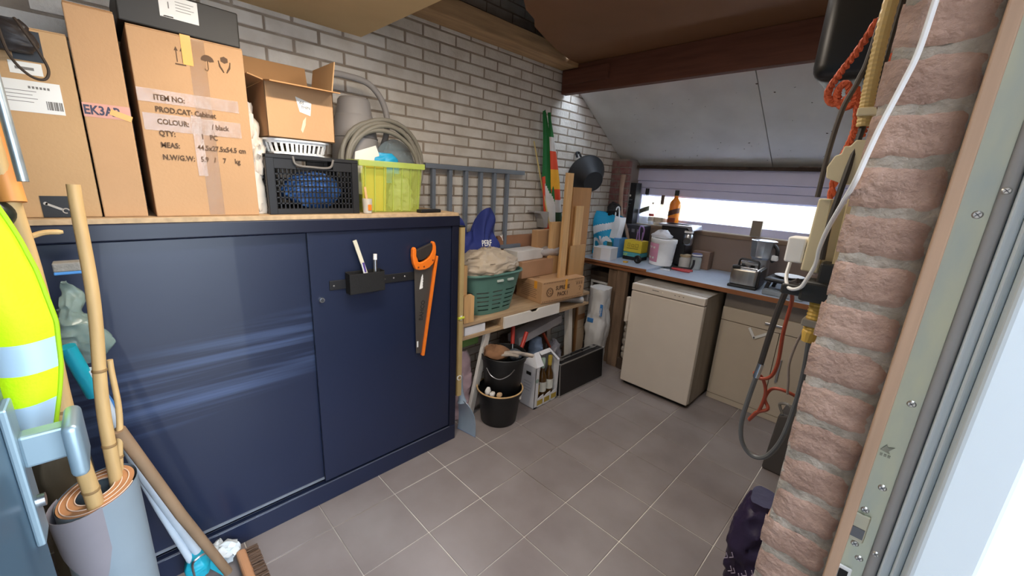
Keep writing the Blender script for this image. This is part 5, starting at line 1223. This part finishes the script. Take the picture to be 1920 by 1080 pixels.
# white tub with pink label, silver pouch on it, black machine behind
wtb = thing('white_tub', 'white plastic tub with pink label on the worktop board', 'tub', (-1.48, 3.3, BB))
T = RY(math.radians(2), (-1.48, 0, BB))
MB(T).lathe([(.088, BB), (.093, BB+.004), (.102, BB+.19), (.106, BB+.195), (.106, BB+.222), (.098, BB+.226), (0, BB+.228)], (-1.475, 3.30, 0), n=40).build('tub_body', WPLAST, wtb, smooth=True)
mb = MB(T); vs = []
for z in (BB+.03, BB+.185):
    for i in range(13):
        th = math.radians(-152+i*5.6); r = .0965+.0095*((z-BB-.03)/.155)*1.0; vs.append((-1.475+r*math.cos(th), 3.30+r*math.sin(th), z))
mb.add(vs, [(i, i+1, 13+i+1, 13+i) for i in range(12)]); mb.build('pink_label', M('label_pink', '#c98aa2', .6, var=.1, vs=12), wtb, smooth=True)
for zz, k0 in ((BB+.150, 0), (BB+.062, 1)):
    for k in range(3):
        th = math.radians(-145+k*19); r = .105-.0095*(1-(zz-BB)/.19)
        p = Vector((-1.475+r*math.cos(th), 3.30+r*math.sin(th), zz)); MB(T).cyl(p, p+Vector((math.cos(th), math.sin(th), 0))*.0012, .010, n=10).build('label_mark', PAPER, wtb)
solo('torn_white_film', bagform((-1.475, 3.27, BB+.229), .085, .06, .065, [.9, 1.0, .75, .4], n=30, m=12, seed=91, amp=.012, rid=.012), M('film_white', '#d9dce4', .35, alpha=.9), 'torn white plastic film on top of the white tub', 'film', (-1.475, 3.27, BB+.229), smooth=True)
cm = thing('coffee_machine', 'black and silver coffee machine behind the white tub', 'coffee machine', (-1.42, 3.46, BT))
MB().box(-1.57, -1.34, 3.43, 3.60, BT+.02, 1.262).build('machine_body', M('machine_black', '#2a2a2d', .35), cm, bevel=.012, seg=3)
MB().prism([(-1.59, 1.262), (-1.30, 1.262), (-1.285, 1.225), (-1.31, 1.222), (-1.335, 1.245), (-1.575, 1.245)], (0, 3.40, 0), (1, 0, 0), (0, 0, 1), (0, .22, 0)).build('silver_lid', M('silver_grey', '#9a9ba6', .3, .3), cm, bevel=.004)
MB().box(-1.355, -1.29, 3.405, 3.44, 1.204, 1.222).build('white_spout', WPLAST, cm, bevel=.004)
MB().lathe([(.0, 0), (.034, .0), (.04, .02), (.04, .07), (.034, .09), (0, .092)], (-1.325, 3.43, 1.105), n=22, cap0=False).build('chrome_group', STEEL, cm, smooth=True)
mb = MB().cyl((-1.32, 3.392, 1.14), (-1.315, 3.384, 1.14), .028, n=20); mb.build('dial', DSTEEL, cm, smooth=True)

# jars, carton, pliers
def jar(label, x, y, r, h, body, lid, grp='jars at the back of the worktop'):
    t = thing('jar', label, 'jar', (x, y, BT), grp)
    MB().lathe([(0, BT), (r*.95, BT), (r, BT+.006), (r, BT+h*.72), (r*.86, BT+h*.8), (r*.86, BT+h*.84)], (x, y, 0), n=26, cap0=False).build('jar_glass', body, t, smooth=True)
    MB().cyl((x, y, BT+h*.82), (x, y, BT+h), r*.98, n=26).build('lid', lid, t, bevel=.002)
    return t
jar('jar with milky contents and beige lid behind the pliers', -1.335, 3.46, .046, .115, M('milky', '#c3bfba', .3), M('lid_beige', '#b39f80', .6))
j2 = jar('glass jar with white contents and dark blue lid', -1.243, 3.47, .042, .135, M('jar_glass', '#cdd6d4', .08, alpha=.45), M('lid_navy', '#4b4a73', .5))
MB().cyl((-1.243, 3.47, BT+.006), (-1.243, 3.47, BT+.07), .030, n=18).build('contents', M('salt', '#d6d2c8', .8), j2, smooth=True)
MB().lathe([(.0418, BT+.118), (.0428, BT+.124), (.0418, BT+.13)], (-1.243, 3.47, 0), n=26, cap0=False).build('lid_band', WPLAST, j2)
simplebox('brown_carton', 'small brown carton at the splash panel behind the jars', 'box', -1.30, -1.165, 3.535, 3.63, BT, 1.055, M('card_taupe', '#8d7464', .8), rot=0)
plr = thing('pliers', 'red handled pliers lying on the worktop', 'pliers', (-1.29, 3.29, BT))
prd = M('plier_red', '#b0383c', .4)
for s in (-1, 1):
    MB().tube(smooth_path([(-1.36, 3.27, BT+.011), (-1.31, 3.27+s*.018, BT+.011), (-1.25, 3.275+s*.03, BT+.011), (-1.20, 3.285+s*.028, BT+.011)], 5), .0085, n=8).build('grip', prd, plr, smooth=True)
    MB().bar((-1.36, 3.27+s*.004, BT+.011), (-1.42, 3.262+s*.003, BT+.011), .010, .014).build('jaw', DSTEEL, plr, bevel=.002)
MB().cyl((-1.36, 3.27, BT+.003), (-1.36, 3.27, BT+.02), .012, n=14).build('pivot', DSTEEL, plr, smooth=True)
scs = thing('scissors', 'black handled secateurs on the worktop next to the pliers', 'secateurs', (-1.33, 3.38, BT))
MB().tube(smooth_path([(-1.22, 3.36, BT+.095), (-1.222, 3.36, BT+.05), (-1.24, 3.35, BT+.014), (-1.30, 3.345, BT+.01)], 5), .0095, n=8).build('grip', BLACK, scs, smooth=True)
MB().tube(smooth_path([(-1.25, 3.39, BT+.012), (-1.32, 3.36, BT+.012), (-1.40, 3.35, BT+.01)], 5), .0085, n=8).build('grip', BLACK, scs, smooth=True)
MB().prism([(0, 0), (.07, .008), (.09, .02), (.05, .024), (0, .014)], (-1.47, 3.335, BT+.006), (1, 0, 0), (0, 1, 0), (0, 0, .004)).build('blade', STEEL, scs)
simplebox('phone', 'small black edged phone lying on the worktop near the loose board', 'phone', -1.415, -1.335, 3.17, 3.215, BT, BT+.008, M('phone_glass', '#cfd3da', .15), rot=.25)

# bottles on the window sill
SZ = 1.2155+.0005
SILL = 1.222
shelfz = SILL+.0005
gbx = thing('whisky_box', 'tall black gift box with white emblem at the left end of the sill', 'box', (-1.985, 3.57, 1.2155))
MB().box(-2.02, -1.915, 3.535, 3.63, 1.2155, 1.592).build('carton', M('gift_black', '#23272c', .5), gbx, bevel=.002)
MB().cyl((-1.968, 3.5345, 1.475), (-1.968, 3.533, 1.475), .010, n=14).build('emblem', PAPER, gbx)
text(gbx, 'Blue Label', .018, M('print_pale', '#9aa3a8', .6), (-2.011, 3.5335, 1.432), right=(1, 0, 0), sx=.95)
text(gbx, '7', .02, MATS['print_pale'], (-1.975, 3.5335, 1.365), right=(1, 0, 0))
MB().box(-1.985, -1.95, 3.5335, 3.535, 1.400, 1.402).build('fine_line', MATS['print_pale'], gbx)
sup = solo('sill_support', MB().box(-2.0, -1.44, 3.585, 3.645, 1.0, 1.2150), M('sup', '#7a6a5f', .8), 'narrow wooden ledge below the bottles at the window', 'ledge', (-1.7, 3.62, 1.0)) if False else None
bglass = M('bottle_glass', '#e3eae6', .05, alpha=.32, var=0)
def bottle(label, x, y, prof, body, cap, capz, capr, sq=1, extra=None, name='spirit_bottle'):
    t = thing(name, label, 'bottle', (x, y, prof[0][1]), 'bottles on the window sill')
    n = 28; MB(RZ(PI/4 if n == 4 else 0, (x, y, 0))).lathe(prof, (x, y, 0), n=n, cap0=True, cap1=True).build('glass', body, t, smooth=True)
    MB().cyl((x, y, capz[0]), (x, y, capz[1]), capr, n=18).build('cap', cap, t, smooth=True)
    return t
z0 = 1.2235; yb2 = 3.655
def label_band(t, x, y, r, z0, z1, slope, mat, a0=-170, a1=-10, name='label'):
    vs = []; K = 16
    for (z, s) in ((z0, 0), (z1, 0)):
        for i in range(K+1):
            th = math.radians(a0+(a1-a0)*i/K); vs.append((x+r*math.cos(th), y+r*math.sin(th), z+slope*(math.cos(th))))
    MB().add(vs, [(i, i+1, K+1+i+1, K+1+i) for i in range(K)]).build(name, mat, t, smooth=True)
x = -1.862; t = bottle('clear square shouldered bottle with slanted dark label', x, yb2, [(.040, z0), (.045, z0+.006), (.046, z0+.19), (.040, z0+.215), (.018, z0+.245), (.0145, z0+.255), (.0145, z0+.29)], bglass, BLACK, (z0+.268, z0+.325), .0165)
label_band(t, x, yb2, .0475, z0+.10, z0+.145, .022, M('label_olive', '#5f665c', .6))
x = -1.782; t = bottle('small slim bottle with red label between the larger bottles', x, yb2-.01, [(.022, z0), (.025, z0+.005), (.025, z0+.11), (.012, z0+.155), (.010, z0+.18), (.010, z0+.195)], bglass, PAPER, (z0+.185, z0+.203), .011)
label_band(t, x, yb2-.01, .0262, z0+.075, z0+.098, 0, M('label_red', '#b5484c', .6)); label_band(t, x, yb2-.01, .0262, z0+.03, z0+.07, 0, PAPER)
x = -1.70; t = bottle('pear shaped clear bottle with dark neck and pale label', x, yb2, [(.045, z0), (.055, z0+.01), (.058, z0+.07), (.048, z0+.11), (.020, z0+.16), (.0145, z0+.18), (.0145, z0+.25)], M('pale_brandy', '#dccfae', .06, alpha=.5), M('cap_brown', '#5a4a42', .5), (z0+.19, z0+.272), .0155)
label_band(t, x, yb2, .0585, z0+.03, z0+.07, 0, M('label_cream', '#cfc3ae', .6), -140, -40)
x = -1.575; t = bottle('amber whisky bottle with dark slanted label and black cap', x, yb2, [(.044, z0), (.049, z0+.006), (.050, z0+.195), (.046, z0+.215), (.020, z0+.25), (.016, z0+.262), (.016, z0+.285)], M('amber_whisky', '#f08a10', .06, alpha=.93, var=.05), BLACK, (z0+.275, z0+.322), .018)
label_band(t, x, yb2, .0515, z0+.105, z0+.15, .02, M('label_dark', '#5c3a28', .6)); label_band(t, x, yb2, .0515, z0+.01, z0+.08, 0, M('label_rust', '#8a3d1a', .6), -130, -50)
solo('wood_block', MB().box(-.925, -.852, 3.632, 3.657, 1.2235, 1.345), M('block_grey', '#8b7f70', .8), 'upright grey brown wood block on the window sill', 'block', (-.89, 3.645, 1.2235), bevel=.002)

# toaster and the things right of it
tst = thing('toaster', 'brushed steel toaster with black base and top handle', 'toaster', (-.75, 3.15, BT))
brs = M('brushed_steel', '#a9a39b', .3, .95, var=.12, vs=4, stretch=(12, 12, 1))
T = RZ(math.radians(4), (-.77, 3.08, 0))
MB(T).box(-.855, -.685, 3.075, 3.345, BT+.012, 1.046).build('shell', brs, tst, bevel=.022, seg=4, smooth=True)
MB(T).box(-.86, -.68, 3.07, 3.35, BT, BT+.018).build('base', BLACK, tst, bevel=.004)
MB(T).box(-.845, -.695, 3.09, 3.33, 1.043, 1.052).build('top_plate', M('chrome_top', '#d8dade', .15, .9), tst, bevel=.002)
for x in (-.80, -.74): MB(T).box(x-.013, x+.013, 3.11, 3.31, 1.0525, 1.0535).build('bread_slot', BLACKM, tst)
MB(T).tube(smooth_path([(-.82, 3.12, 1.053), (-.815, 3.12, 1.098), (-.79, 3.12, 1.106), (-.73, 3.12, 1.10), (-.70, 3.12, 1.094), (-.695, 3.12, 1.053)], 5), .007, n=8).build('warming_rack', BLACK, tst, smooth=True)
MB(T).box(-.815, -.70, 3.14, 3.20, 1.06, 1.088).build('chrome_bridge', M('chrome_top', '', 0), tst, bevel=.006)
MB(T).cyl((-.845, 3.073, 1.05), (-.80, 3.073, 1.055), .011, n=12).build('lever', BLACK, tst, smooth=True)
MB(T).box(-.686, -.672, 3.09, 3.33, BT+.014, 1.04).build('end_panel', M('end_black', '#2b2a2b', .4), tst, bevel=.006)
kt = thing('percolator', 'silver coffee maker with black handle behind the toaster', 'coffee maker', (-.77, 3.47, BT))
MB().lathe([(0, BT), (.07, BT), (.072, BT+.02), (.062, BT+.17), (.074, BT+.185), (.086, 1.205), (.088, 1.215), (.08, 1.218), (0, 1.222)], (-.775, 3.47, 0), n=10, cap0=False).build('pot', STEEL, kt, smooth=False)
MB().tube(smooth_path([(-.70, 3.45, 1.19), (-.675, 3.44, 1.16), (-.672, 3.44, 1.10), (-.70, 3.45, 1.07)], 5), .013, n=8).build('pot_handle', BLACK, kt, smooth=True)
MB().box(-.70, -.66, 3.42, 3.46, 1.08, 1.12).build('thumb_piece', WPLAST, kt, bevel=.006)
gp = thing('grill_press', 'black table grill with folded legs right of the toaster', 'grill', (-.5, 3.2, BT))
MB().box(-.65, -.36, 3.10, 3.38, BT+.075, BT+.10).build('grill_plate', M('grill_black', '#232325', .4), gp, bevel=.008)
for x, y in ((-.635, 3.11), (-.52, 3.12), (-.38, 3.11), (-.635, 3.36), (-.38, 3.36)): MB().bar((x, y, BT), (x+.02, y, BT+.078), .03, .022).build('grill_leg', M('grill_black', '', 0), gp, bevel=.003)
solo('white_plate', MB().lathe([(0, BT+.1015), (.05, BT+.1015), (.085, BT+.113), (.088, BT+.116), (.05, BT+.107), (0, BT+.106)], (-.535, 3.25, 0), n=32, cap0=False), WPLAST, 'white plate lying on the black grill', 'plate', (-.535, 3.25, BT+.1015), smooth=True)
solo('glass_dish', MB().box(-.63, -.40, 3.02, 3.09, BT, BT+.035), M('dish_glass', '#a9b2b8', .1, alpha=.5), 'clear glass dish on the worktop front before the grill', 'dish', (-.5, 3.05, BT), bevel=.006)

# ================================================================== RIGHT WALL: CABLES, SOCKETS, ROPE
cream = M('socket_cream', '#d8cba8', .45, var=.03); cond = M('conduit_cream', '#c8ac72', .5, var=.05)
xf = -.071
# conduit, ribbed
def ribbed(name, label, pts, r, mat, loc, pitch=.006):
    t = thing(name, label, 'conduit', loc)
    sp2 = smooth_path(pts, 24); 
    MB().tube(sp2, [r*(1.0+.10*(i % 2)) for i in range(len(sp2))], n=12).build('ribbed_tube', mat, t)
    return t
cd = ribbed('ribbed_conduit', 'cream ribbed cable conduit running up the right wall', [(-.098, .93, 2.1), (-.106, .93, 1.85), (-.105, .93, 1.735), (-.100, .93, 1.66)], .0095, cond, (-.1, .93, 1.66))
MB().box(-.112, -.066, .915, .945, 1.675, 1.688).build('clip', cream, cd, bevel=.002)
jb = thing('junction_box', 'stepped cream junction box on the right wall above the sockets', 'junction box', (-.1, .95, 1.57))
MB().prism([(-.069, 1.636), (-.104, 1.638), (-.110, 1.628), (-.118, 1.628), (-.120, 1.615), (-.128, 1.612), (-.136, 1.592), (-.133, 1.574), (-.112, 1.566), (-.069, 1.560)], (0, .925, 0), (1, 0, 0), (0, 0, 1), (0, .06, 0)).build('box_cover', cream, jb, bevel=.002)
so = thing('wall_socket', 'tall cream double socket block on the right wall', 'socket', (-.11, .95, 1.40))
MB().prism([(-.069, 1.540), (-.094, 1.540), (-.092, 1.395), (-.069, 1.385)], (0, .915, 0), (1, 0, 0), (0, 0, 1), (0, .05, 0)).build('back_box', M('socket_tan', '#cdb98f', .5), so, bevel=.002)
MB().prism([(-.118, 1.538), (-.139, 1.538), (-.141, 1.40), (-.112, 1.398)], (0, .945, 0), (1, 0, 0), (0, 0, 1), (0, .09, 0)).build('front_plate', cream, so, bevel=.003)
MB().box(-.135, -.069, .96, 1.03, 1.40, 1.53).build('socket_core', cream, so)
ch = thing('phone_charger', 'white plug in charger with white cable on the socket block', 'charger', (-.155, .96, 1.41))
wcab = M('cable_white', '#e2e4e4', .4, var=.02)
MB().box(-.173, -.142, .95, 1.0, 1.412, 1.462).build('charger_body', WPLAST, ch, bevel=.004, seg=3)
MB().tube(smooth_path([(-.160, .945, 1.412), (-.158, .93, 1.385), (-.146, .91, 1.368), (-.128, .90, 1.374), (-.119, .89, 1.395), (-.111, .88, 1.425), (-.108, .855, 1.455), (-.098, .81, 1.491), (-.082, .75, 1.530), (-.070, .708, 1.560), (-.065, .703, 1.59), (-.059, .702, 1.627), (-.049, .702, 1.675), (-.043, .702, 1.709), (-.0405, .702, 1.7625), (-.037, .702, 1.85), (-.034, .702, 2.0)], 6), .0033, n=8).build('cable', wcab, ch, smooth=True)
pl_ = thing('black_plug', 'black angled plug block below the sockets on the right wall', 'plug', (-.1, .93, 1.37))
blp = M('plug_black', '#2b2a28', .5)
MB().box(-.108, -.080, .91, .95, 1.378, 1.425).build('plug_top', blp, pl_, bevel=.004)
MB().box(-.128, -.070, .90, .96, 1.350, 1.388).build('plug_body', blp, pl_, bevel=.005)
MB().box(-.160, -.120, .91, .95, 1.355, 1.375).build('plug_arm', blp, pl_, bevel=.004)
lc = thing('cable_sleeve', 'yellow ribbed cable sleeve with grey clamp below the plug', 'sleeve', (-.1, .93, 1.27))
MB().tube([(-.098, .93, 1.362-.0035*i) for i in range(22)]+[(-.099, .93, 1.285), (-.100, .93, 1.268)], [.0125+.0016*(i % 2) for i in range(22)]+[.0135, .010], n=14).build('sleeve_tube', M('sleeve_yellow', '#d0a94e', .5), lc)
MB().box(-.115, -.072, .915, .945, 1.300, 1.314).build('clamp', M('clamp_grey', '#8e877c', .5), lc, bevel=.002)
dk_c = M('cable_dark', '#3a3634', .5); gry_c = M('cable_grey', '#5b5d5e', .45)
solo('black_cable', MB().tube(smooth_path([(-.092, .96, 2.1), (-.096, .96, 1.85), (-.098, .95, 1.735), (-.103, .93, 1.625), (-.110, .915, 1.50), (-.108, .915, 1.43)], 8), .0048, n=8), dk_c, 'thick black cable running down the right wall to the plug', 'cable', (-.1, .95, 1.43), smooth=True)
solo('brown_cable', MB().tube(smooth_path([(-.104, .94, 2.1), (-.114, .93, 1.80), (-.122, .93, 1.735), (-.134, .93, 1.69), (-.139, .93, 1.62), (-.140, .935, 1.54)], 8), .0042, n=8), M('cable_brown', '#4c443e', .6), 'brown grey cable sagging left of the ribbed conduit', 'cable', (-.13, .93, 1.54), smooth=True)
lp = thing('cable_loop', 'dark cable hanging in a long loop in front of the base cabinet', 'cable', (-.15, 1.0, .94))
MB().tube(smooth_path([(-.145, .99, 1.372), (-.163, 1.0, 1.35), (-.173, 1.0, 1.27), (-.180, 1.0, 1.16)], 8), .0062, n=8).build('thick_cable', dk_c, lp, smooth=True)
MB().tube(smooth_path([(-.180, 1.0, 1.16), (-.188, 1.0, 1.07), (-.190, 1.0, 1.01), (-.180, 1.0, .965), (-.155, 1.0, .942), (-.128, 1.0, .955), (-.108, 1.0, 1.01), (-.100, 1.0, 1.10), (-.098, .98, 1.19), (-.0985, .94, 1.27)], 8), .0052, n=8).build('thin_cable', gry_c, lp, smooth=True)
MB().cyl((-.1785, 1.0, 1.17), (-.1825, 1.0, 1.135), .0068, n=10).build('silver_band', STEEL, lp, smooth=True)
solo('extension_lead', MB().tube(smooth_path([(-.143, .955, 1.365), (-.160, 1.05, 1.33), (-.165, 1.10, 1.30), (-.167, 1.10, 1.23), (-.163, 1.10, 1.15), (-.17, 1.10, 1.11), (-.19, 1.10, 1.095), (-.206, 1.10, 1.105), (-.19, 1.12, 1.09), (-.178, 1.13, 1.05), (-.182, 1.13, 1.0), (-.19, 1.13, .985), (-.20, 1.13, .96), (-.185, 1.13, .99), (-.165, 1.13, 1.01), (-.178, 1.14, 1.03), (-.168, 1.14, 1.062), (-.14, 1.14, 1.068), (-.11, 1.16, 1.05), (-.085, 1.2, 1.0)], 6), .0042, n=8), M('cord_orange', '#8f3d28', .5), 'orange extension cord looping beside the dark cable loop', 'lead', (-.17, 1.1, .96), smooth=True)
solo('pale_cord', MB().tube(smooth_path([(-.112, 1.0, 1.30), (-.124, 1.0, 1.24), (-.128, 1.0, 1.19), (-.122, 1.0, 1.15), (-.118, 1.0, 1.12)], 6), .0026, n=7), M('cord_taupe', '#84776f', .6), 'thin taupe cord hanging beside the yellow sleeve', 'cord', (-.12, 1.0, 1.12), smooth=True)
gx = thing('grey_appliance', 'upright dark grey appliance with carry loop on the floor by the right wall', 'appliance', (-.2, 2.55, 0))
gam = M('appliance_grey', '#4e4a48', .55, var=.06)
MB().prism([(-.33, 0), (-.09, 0), (-.09, .50), (-.20, .50), (-.215, .40), (-.31, .36)], (0, 2.50, 0), (1, 0, 0), (0, 0, 1), (0, .17, 0)).build('housing', gam, gx, bevel=.012, seg=2)
MB().tube(smooth_path([(-.295, 2.50, .375), (-.315, 2.49, .43), (-.275, 2.48, .445), (-.24, 2.49, .40)], 6), .008, n=8).build('carry_loop', M('loop_grey', '#7d7a75', .5), gx, smooth=True)
MB().cyl((-.185, 2.499, .45), (-.185, 2.494, .45), .012, n=12).build('badge', STEEL, gx)
# rope
rp_ = M('rope_orange', '#bb5636', .8, var=.2, vs=40, bump=.5, bs=120)
rope = thing('orange_rope', 'knotted orange rope hanging on the right wall below the black tub', 'rope', (-.11, 1.0, 1.6))
def rop(pts, r=.0062):
    sp2 = smooth_path(pts, 14); m_ = MB()
    for ph in (0, PI): m_.tube([p+Vector((math.cos(i*.9+ph), math.sin(i*.9+ph)*.4, math.sin(i*.9+ph)))*r*.5 for i, p in enumerate(sp2)], r*.68, n=6)
    m_.build('rope_strand', rp_, rope, smooth=True)
rop([(-.125, 1.0, 1.845), (-.142, 1.0, 1.80), (-.160, 1.0, 1.765), (-.172, 1.0, 1.735), (-.165, 1.0, 1.715), (-.150, 1.0, 1.712)])
rop([(-.150, 1.0, 1.712), (-.138, 1.0, 1.725), (-.150, 1.0, 1.745), (-.158, 1.0, 1.728), (-.145, 1.0, 1.705), (-.130, 1.0, 1.712), (-.132, 1.0, 1.735)])
rop([(-.132, 1.0, 1.735), (-.122, 1.0, 1.70), (-.118, 1.0, 1.66), (-.124, 1.0, 1.625), (-.130, 1.0, 1.60), (-.128, 1.0, 1.53)])
rop([(-.078, .98, 1.95), (-.083, .97, 1.85), (-.088, .97, 1.78), (-.094, .97, 1.72), (-.100, .97, 1.68), (-.104, .97, 1.65)])
# black tub high on the right wall
bt_ = thing('black_tub', 'black plastic tub hanging high on the right wall near the beam', 'tub', (-.18, 1.25, 1.79))
mb = MB().box(-.252, -.085, 1.20, 1.50, 1.800, 2.16); mb.build('tub_shell', M('tub_black', '#19191b', .35, var=.05), bt_, bevel=.032, seg=5, smooth=True)
MB().box(-.256, -.081, 1.196, 1.504, 2.14, 2.17).build('tub_rim', BLACK, bt_, bevel=.006)
MB().box(-.10, -.064, 1.3, 1.34, 2.16, 2.20).build('hanger', STEEL, bt_)

# dark purple bag with bottles on the floor at the lower right
pbg = thing('purple_bag', 'dark purple shopping bag with white print on the floor at the lower right', 'bag', (-.17, 1.66, 0))
ppm = M('bag_purple', '#2c2140', .5, var=.15, vs=8, bump=.3, bs=18)
bagform((-.180, 1.66, 0), .088, .12, .40, [.85, .95, 1.0, 1.0, .95, .75, .55], n=48, m=28, seed=101, amp=.012, scale=9, rid=.014).build('bag_body', ppm, pbg, smooth=True)
mb = MB(); random.seed(13)
for k in range(9):
    p = Vector((-.245+.012*k+random.uniform(-.006, .006), 1.538, .075+.10*random.random())); mb.tube([p, p+Vector((.012, -.003, .014)), p+Vector((.004, -.002, .03))], .002, n=5)
mb.build('white_scrawl', M('scrawl', '#b9aec4', .6), pbg)
for (x, y, h, c, cc, lab) in ((-.105, 1.60, .43, '#2f5b3c', '#2d7a3e', 'green bottle with green cap standing in the purple bag'), (-.120, 1.575, .345, '#4e5a20', '#d9b42c', 'dark bottle with yellow cap standing in the purple bag')):
    t = thing('bag_bottle', lab, 'bottle', (x, y, .01), 'bottles in the purple bag')
    MB().lathe([(0, .01), (.03, .01), (.032, .02), (.032, h*.62), (.015, h*.82), (.013, h*.93)], (x, y, 0), n=20, cap0=False).build('glass', M('gl'+c, c, .08, coat=.4), t, smooth=True)
    MB().cyl((x, y, h*.92), (x, y, h), .0165, n=16).build('cap', M('cp'+cc, cc, .4), t, smooth=True)

# ---- ceiling lamp above the cabinet (out of the picture, the room's own lamp)
lm_ = thing('ceiling_lamp', 'white batten lamp on the tan ceiling board above the navy cabinet', 'lamp', (-1.15, .55, 2.19))
MB().box(-1.19, -1.11, .25, .85, 2.155, 2.1915).build('housing', WHITE, lm_, bevel=.004)
MB().box(-1.185, -1.115, .26, .84, 2.130, 2.156).build('diffuser', M('lamp_diffuser', '#fff0dc', .5, emit=6, var=0), lm_, bevel=.006)
fill_lamp = thing('ceiling_lamp', 'added white batten fill lamp on the brown ceiling sheet', 'lamp', (-.62, 1.35, 2.40))  # unseen lamp added as fill to brighten the back of the room
MB().box(-.92, -.32, 1.31, 1.39, 2.362, 2.3995).build('housing', WHITE, fill_lamp, bevel=.004)
MB().box(-.91, -.33, 1.315, 1.385, 2.337, 2.363).build('diffuser', MATS['lamp_diffuser'], fill_lamp, bevel=.006)
fill_light = bpy.data.lights.new('lamp_light', 'AREA'); fill_light.shape = 'RECTANGLE'; fill_light.size = .55; fill_light.size_y = .06; fill_light.energy = FILL_LAMP_POWER; fill_light.color = (1, .93, .86)
lo = bpy.data.objects.new('lamp_light', fill_light); COL.objects.link(lo); lo.parent = fill_lamp; lo.location = (0, 0, -.07)
la = bpy.data.lights.new('lamp_light', 'AREA'); la.shape = 'RECTANGLE'; la.size = .06; la.size_y = .55; la.energy = LAMP_POWER; la.color = (1, .88, .74)
lo = bpy.data.objects.new('lamp_light', la); COL.objects.link(lo); lo.parent = lm_; lo.location = (0, 0, -.065)
